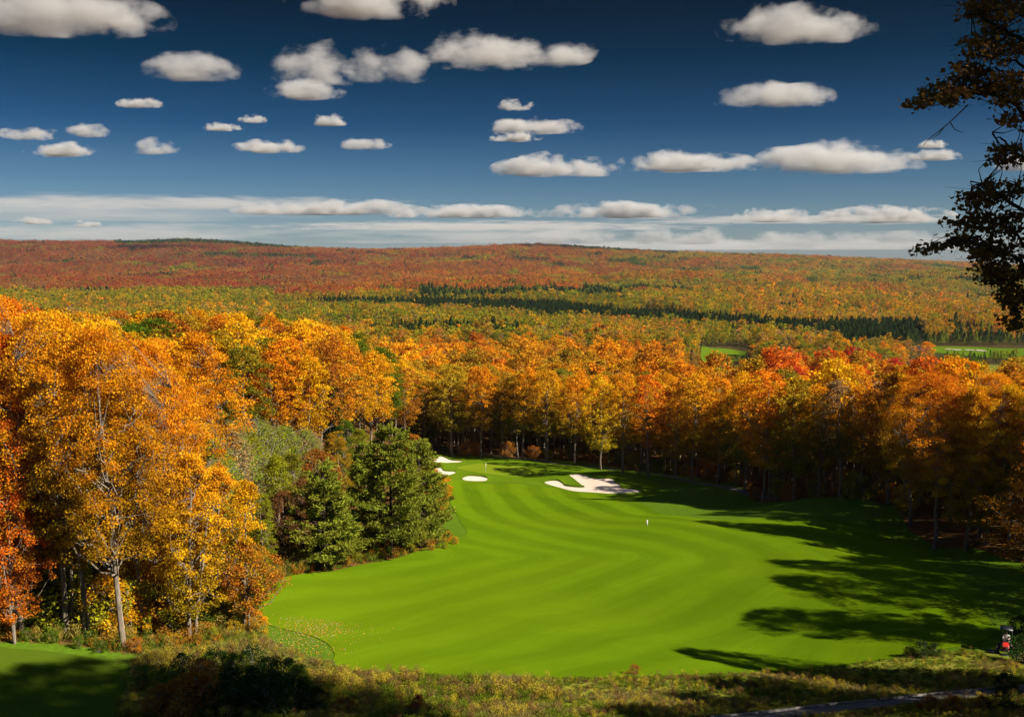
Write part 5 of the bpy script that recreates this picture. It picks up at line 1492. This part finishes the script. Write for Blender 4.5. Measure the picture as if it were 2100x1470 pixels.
def wheel(x, y, r, w):
    g = Geo(); pr = [(r * 0.55, -w), (r * 0.92, -w), (r, -w * 0.7), (r, w * 0.7), (r * 0.92, w), (r * 0.55, w)]; k = 28; vs = []; fs = []
    for i in range(k):
        a = 6.2832 * i / k
        for rr_, ww in pr:
            rr2 = rr_ * (1.0 + (0.03 if i % 2 and rr_ > r * 0.95 else 0)); vs.append((x + ww, y + rr2 * math.cos(a), r + rr2 * math.sin(a)))
    m = len(pr)
    for i in range(k):
        for j in range(m): fs.append((i * m + j, ((i + 1) % k) * m + j, ((i + 1) % k) * m + (j + 1) % m, i * m + (j + 1) % m))
    g.add(vs, fs); t = part('wheel', g, M_RUB, mw)
    g = Geo(); g.tube([(x - w * 0.8, y, r), (x + w * 0.8, y, r)], [r * 0.56, r * 0.56], 20); g.tube([(x - w * 1.1, y, r), (x + w * 1.1, y, r)], [r * 0.18, r * 0.18], 12); part('rim', g, M_WHITE, t, True)
for s in (-1, 1): wheel(s * 0.62, -0.62, 0.36, 0.15); wheel(s * 0.56, 0.72, 0.27, 0.11)
for cx_, cy_ in ((-0.95, -0.7), (0, -1.35), (0.95, -0.7)):
    g = Geo(); g.box((cx_, cy_, 0.20), (0.40, 0.22, 0.07), bev=0.04); g.tube([(cx_ - 0.42, cy_ - 0.26, 0.10), (cx_ + 0.42, cy_ - 0.26, 0.10)], [0.07, 0.07], 12); g.tube([(cx_, cy_, 0.26), (cx_ * 0.35, cy_ * 0.6, 0.55)], [0.035, 0.035], 6)
    part('mowing_deck', g, M_BLK, mw)
g = Geo(); g.tube([(0, -0.25, 0.95), (0, -0.02, 1.16)], [0.03, 0.03], 8); k = 20
ring = [(0.17 * math.cos(6.2832 * i / k), -0.02 - 0.10 * math.sin(6.2832 * i / k) , 1.17 + 0.14 * math.sin(6.2832 * i / k)) for i in range(k + 1)]
g.tube(ring, [0.016] * (k + 1), 6, False); part('steering_wheel', g, M_SEAT, mw, True)
# driver, one continuous skinned body
sk = plain('skin', (0.50, 0.28, 0.19), 0.6, var=0.05)
M_SHIRT = plain('white_shirt', (0.74, 0.72, 0.68), 0.8, var=0.06); M_TROU = plain('dark_trousers', (0.05, 0.05, 0.06), 0.9); M_CAP = plain('dark_cap', (0.06, 0.05, 0.04), 0.9)
def skinned(name, J, E, R_, mat_, parent, root=0, sub=2):
    me = bpy.data.meshes.new(name); me.from_pydata(J, E, []); me.update()
    o = link(name, me, parent)
    sm = o.modifiers.new('skin', 'SKIN'); sm.use_smooth_shade = True
    for i, r in enumerate(R_): me.skin_vertices[0].data[i].radius = (r, r) if not isinstance(r, tuple) else r
    for i in range(len(J)): me.skin_vertices[0].data[i].use_root = (i == root)
    ss = o.modifiers.new('subsurf', 'SUBSURF'); ss.levels = sub; ss.render_levels = sub
    me.materials.append(mat_)
    return o
pe = empty('person', *mw.location, mw.rotation_euler[2]); tag(pe, 'person in white shirt and dark cap sitting on the mower', 'person')
J = [(0, 0.50, 0.99), (0, 0.52, 1.15), (0, 0.54, 1.34), (0, 0.53, 1.47), (0, 0.52, 1.53), (0, 0.51, 1.62), (0, 0.50, 1.71), (0, 0.47, 1.645)]
E_ = [(0, 1), (1, 2), (2, 3), (3, 4), (4, 5), (5, 6), (5, 7)]; R_ = [(0.16, 0.12), (0.15, 0.11), (0.17, 0.11), (0.10, 0.08), 0.055, 0.088, 0.075, 0.06]
def addj(p, r, parent_i): J.append(p); R_.append(r); E_.append((parent_i, len(J) - 1)); return len(J) - 1
for s in (-1, 1):
    a = addj((s * 0.20, 0.53, 1.43), 0.062, 3); a = addj((s * 0.27, 0.44, 1.20), 0.047, a); a = addj((s * 0.20, 0.16, 1.20), 0.035, a); a = addj((s * 0.16, 0.06, 1.22), 0.030, a); h = addj((s * 0.15, 0.01, 1.24), 0.034, a)
    for q in range(4): f_ = addj((s * (0.125 + q * 0.018), -0.03 - 0.006 * (q % 3), 1.275), 0.009, h); addj((s * (0.125 + q * 0.018), -0.065, 1.25), 0.008, f_)
    addj((s * 0.115, 0.0, 1.265), 0.010, h)
    l = addj((s * 0.12, 0.42, 0.97), 0.095, 0); l = addj((s * 0.19, 0.02, 1.02), 0.068, l); l = addj((s * 0.20, -0.10, 0.76), 0.052, l); l = addj((s * 0.20, -0.12, 0.60), 0.042, l); addj((s * 0.21, -0.26, 0.57), 0.040, l)
body = skinned('body', J, E_, R_, sk, pe)
SJ = [(0, 0.50, 1.00), (0, 0.52, 1.15), (0, 0.54, 1.34), (0, 0.53, 1.46)]; SE = [(0, 1), (1, 2), (2, 3)]; SR = [(0.178, 0.135), (0.168, 0.125), (0.188, 0.125), (0.10, 0.09)]
for s in (-1, 1):
    SJ += [(s * 0.20, 0.53, 1.43), (s * 0.27, 0.44, 1.20), (s * 0.235, 0.30, 1.20)]; n_ = len(SJ); SE += [(3, n_ - 3), (n_ - 3, n_ - 2), (n_ - 2, n_ - 1)]; SR += [0.078, 0.062, 0.058]
skinned('shirt', SJ, SE, SR, M_SHIRT, pe)
TJ = [(0, 0.50, 0.98)]; TE = []; TR = [(0.172, 0.135)]
for s in (-1, 1):
    TJ += [(s * 0.12, 0.42, 0.97), (s * 0.19, 0.02, 1.02), (s * 0.20, -0.10, 0.76), (s * 0.20, -0.12, 0.64)]; n_ = len(TJ); TE += [(0, n_ - 4), (n_ - 4, n_ - 3), (n_ - 3, n_ - 2), (n_ - 2, n_ - 1)]; TR += [0.105, 0.080, 0.066, 0.062]
skinned('trousers', TJ, TE, TR, M_TROU, pe)
g = Geo(); g.ball((0, 0.505, 1.715), 0.108, 14, 8, (0.92, 1.05, 0.62)); g.box((0, 0.395, 1.70), (0.075, 0.06, 0.008), bev=0.006); part('cap', g, M_CAP, pe, True)

# small things by the distant fairways
M_SHED = plain('white_shed_boards', (0.75, 0.74, 0.70), 0.7)
for px, py, w, lab in [(1536, 735, 1.9, 'left one of two tiny white sheds at the end of the valley meadow'), (1547, 736, 1.5, 'right, smaller one of two tiny white sheds at the end of the valley meadow')]:
    x, y = hit(px, py + 1); s = empty('shed', x, y, hgt(x, y) + 4.5); tag(s, lab, 'shed', 'sheds by the valley meadow')
    g = Geo(); g.box((0, 0, -1.2), (w, w * 0.7, 2.6)); part('wall', g, M_SHED, s)
    g = Geo(); g.add([(-w * 1.1, -w * .8, 1.4), (w * 1.1, -w * .8, 1.4), (w * 1.1, w * .8, 1.4), (-w * 1.1, w * .8, 1.4), (-w * 1.1, 0, 2.3), (w * 1.1, 0, 2.3)], [(0, 1, 5, 4), (3, 4, 5, 2), (0, 4, 3), (1, 2, 5), (0, 3, 2, 1)]); part('roof', g, M_GREY, s)
    g = Geo(); g.box((0.2, -w * 0.71, 0.0), (0.4, 0.03, 0.9)); part('door', g, M_BLK, s)
for i, (px, py, w, h_) in enumerate([(1946, 717.5, 4, 4), (1961, 718.5, 5, 5), (1988, 719, 5, 4), (2011, 720, 5, 5)]):
    x, y = hit(px, py); a = np.linspace(0, 6.283, 22)[:-1]
    poly = [(x + w * (1 + 0.2 * math.sin(3 * t + i)) * math.cos(t), y + h_ * 1.6 * math.sin(t) * (1 + 0.2 * math.cos(2 * t + i))) for t in a]
    o = drape('sand_bunker', poly, M_SAND, 0.9, 3); tag(o, 'tiny pale bunker on the distant fairway, %s of four from the left' % ORD[i], 'sand bunker', 'bunkers on the distant fairway')
x, y = hit(2026, 719); gc = empty('golf_cart', x, y, hgt(x, y) + 0.9); tag(gc, 'tiny dark golf cart on the distant fairway right of its bunkers', 'golf cart')
g = Geo(); g.box((0, 0, 0.55), (1.2, 0.6, 0.3), bev=0.1); part('body', g, M_BLK, gc); g = Geo(); g.box((0, 0, 1.85), (0.9, 0.6, 0.05), bev=0.03); part('roof', g, M_BLK, gc)
for sx2 in (-0.8, 0.8):
    for sy2 in (-0.55, 0.55):
        g = Geo(); g.tube([(sx2, sy2, 0.5), (sx2, sy2, 1.85)], [0.03, 0.03], 5); part('roof_post', g, M_BLK, gc)
        g = Geo(); g.tube([(sx2, sy2 - 0.1, 0.25), (sx2, sy2 + 0.1, 0.25)], [0.25, 0.25], 12); part('wheel', g, M_RUB, gc)

# ------------------------------------------------------------------ the air over the valley
hm = bpy.data.materials.new('valley_air'); hm.use_nodes = True
ht = hm.node_tree; ht.nodes.clear()
ho = N(ht, 'ShaderNodeOutputMaterial'); hv = N(ht, 'ShaderNodeVolumePrincipled')
hv.inputs['Color'].default_value = (0.75, 0.86, 1.0, 1); hv.inputs['Density'].default_value = HAZE
hv.inputs['Anisotropy'].default_value = 0.2
ht.links.new(hv.outputs[0], ho.inputs['Volume'])
g = Geo(); g.box((0, 6900, 4), (11000, 7300, 166))
hz_ = link('haze', g.mesh('haze', hm)); tag(hz_, 'thin autumn haze over the valley and far ridge', 'haze', kind='stuff')
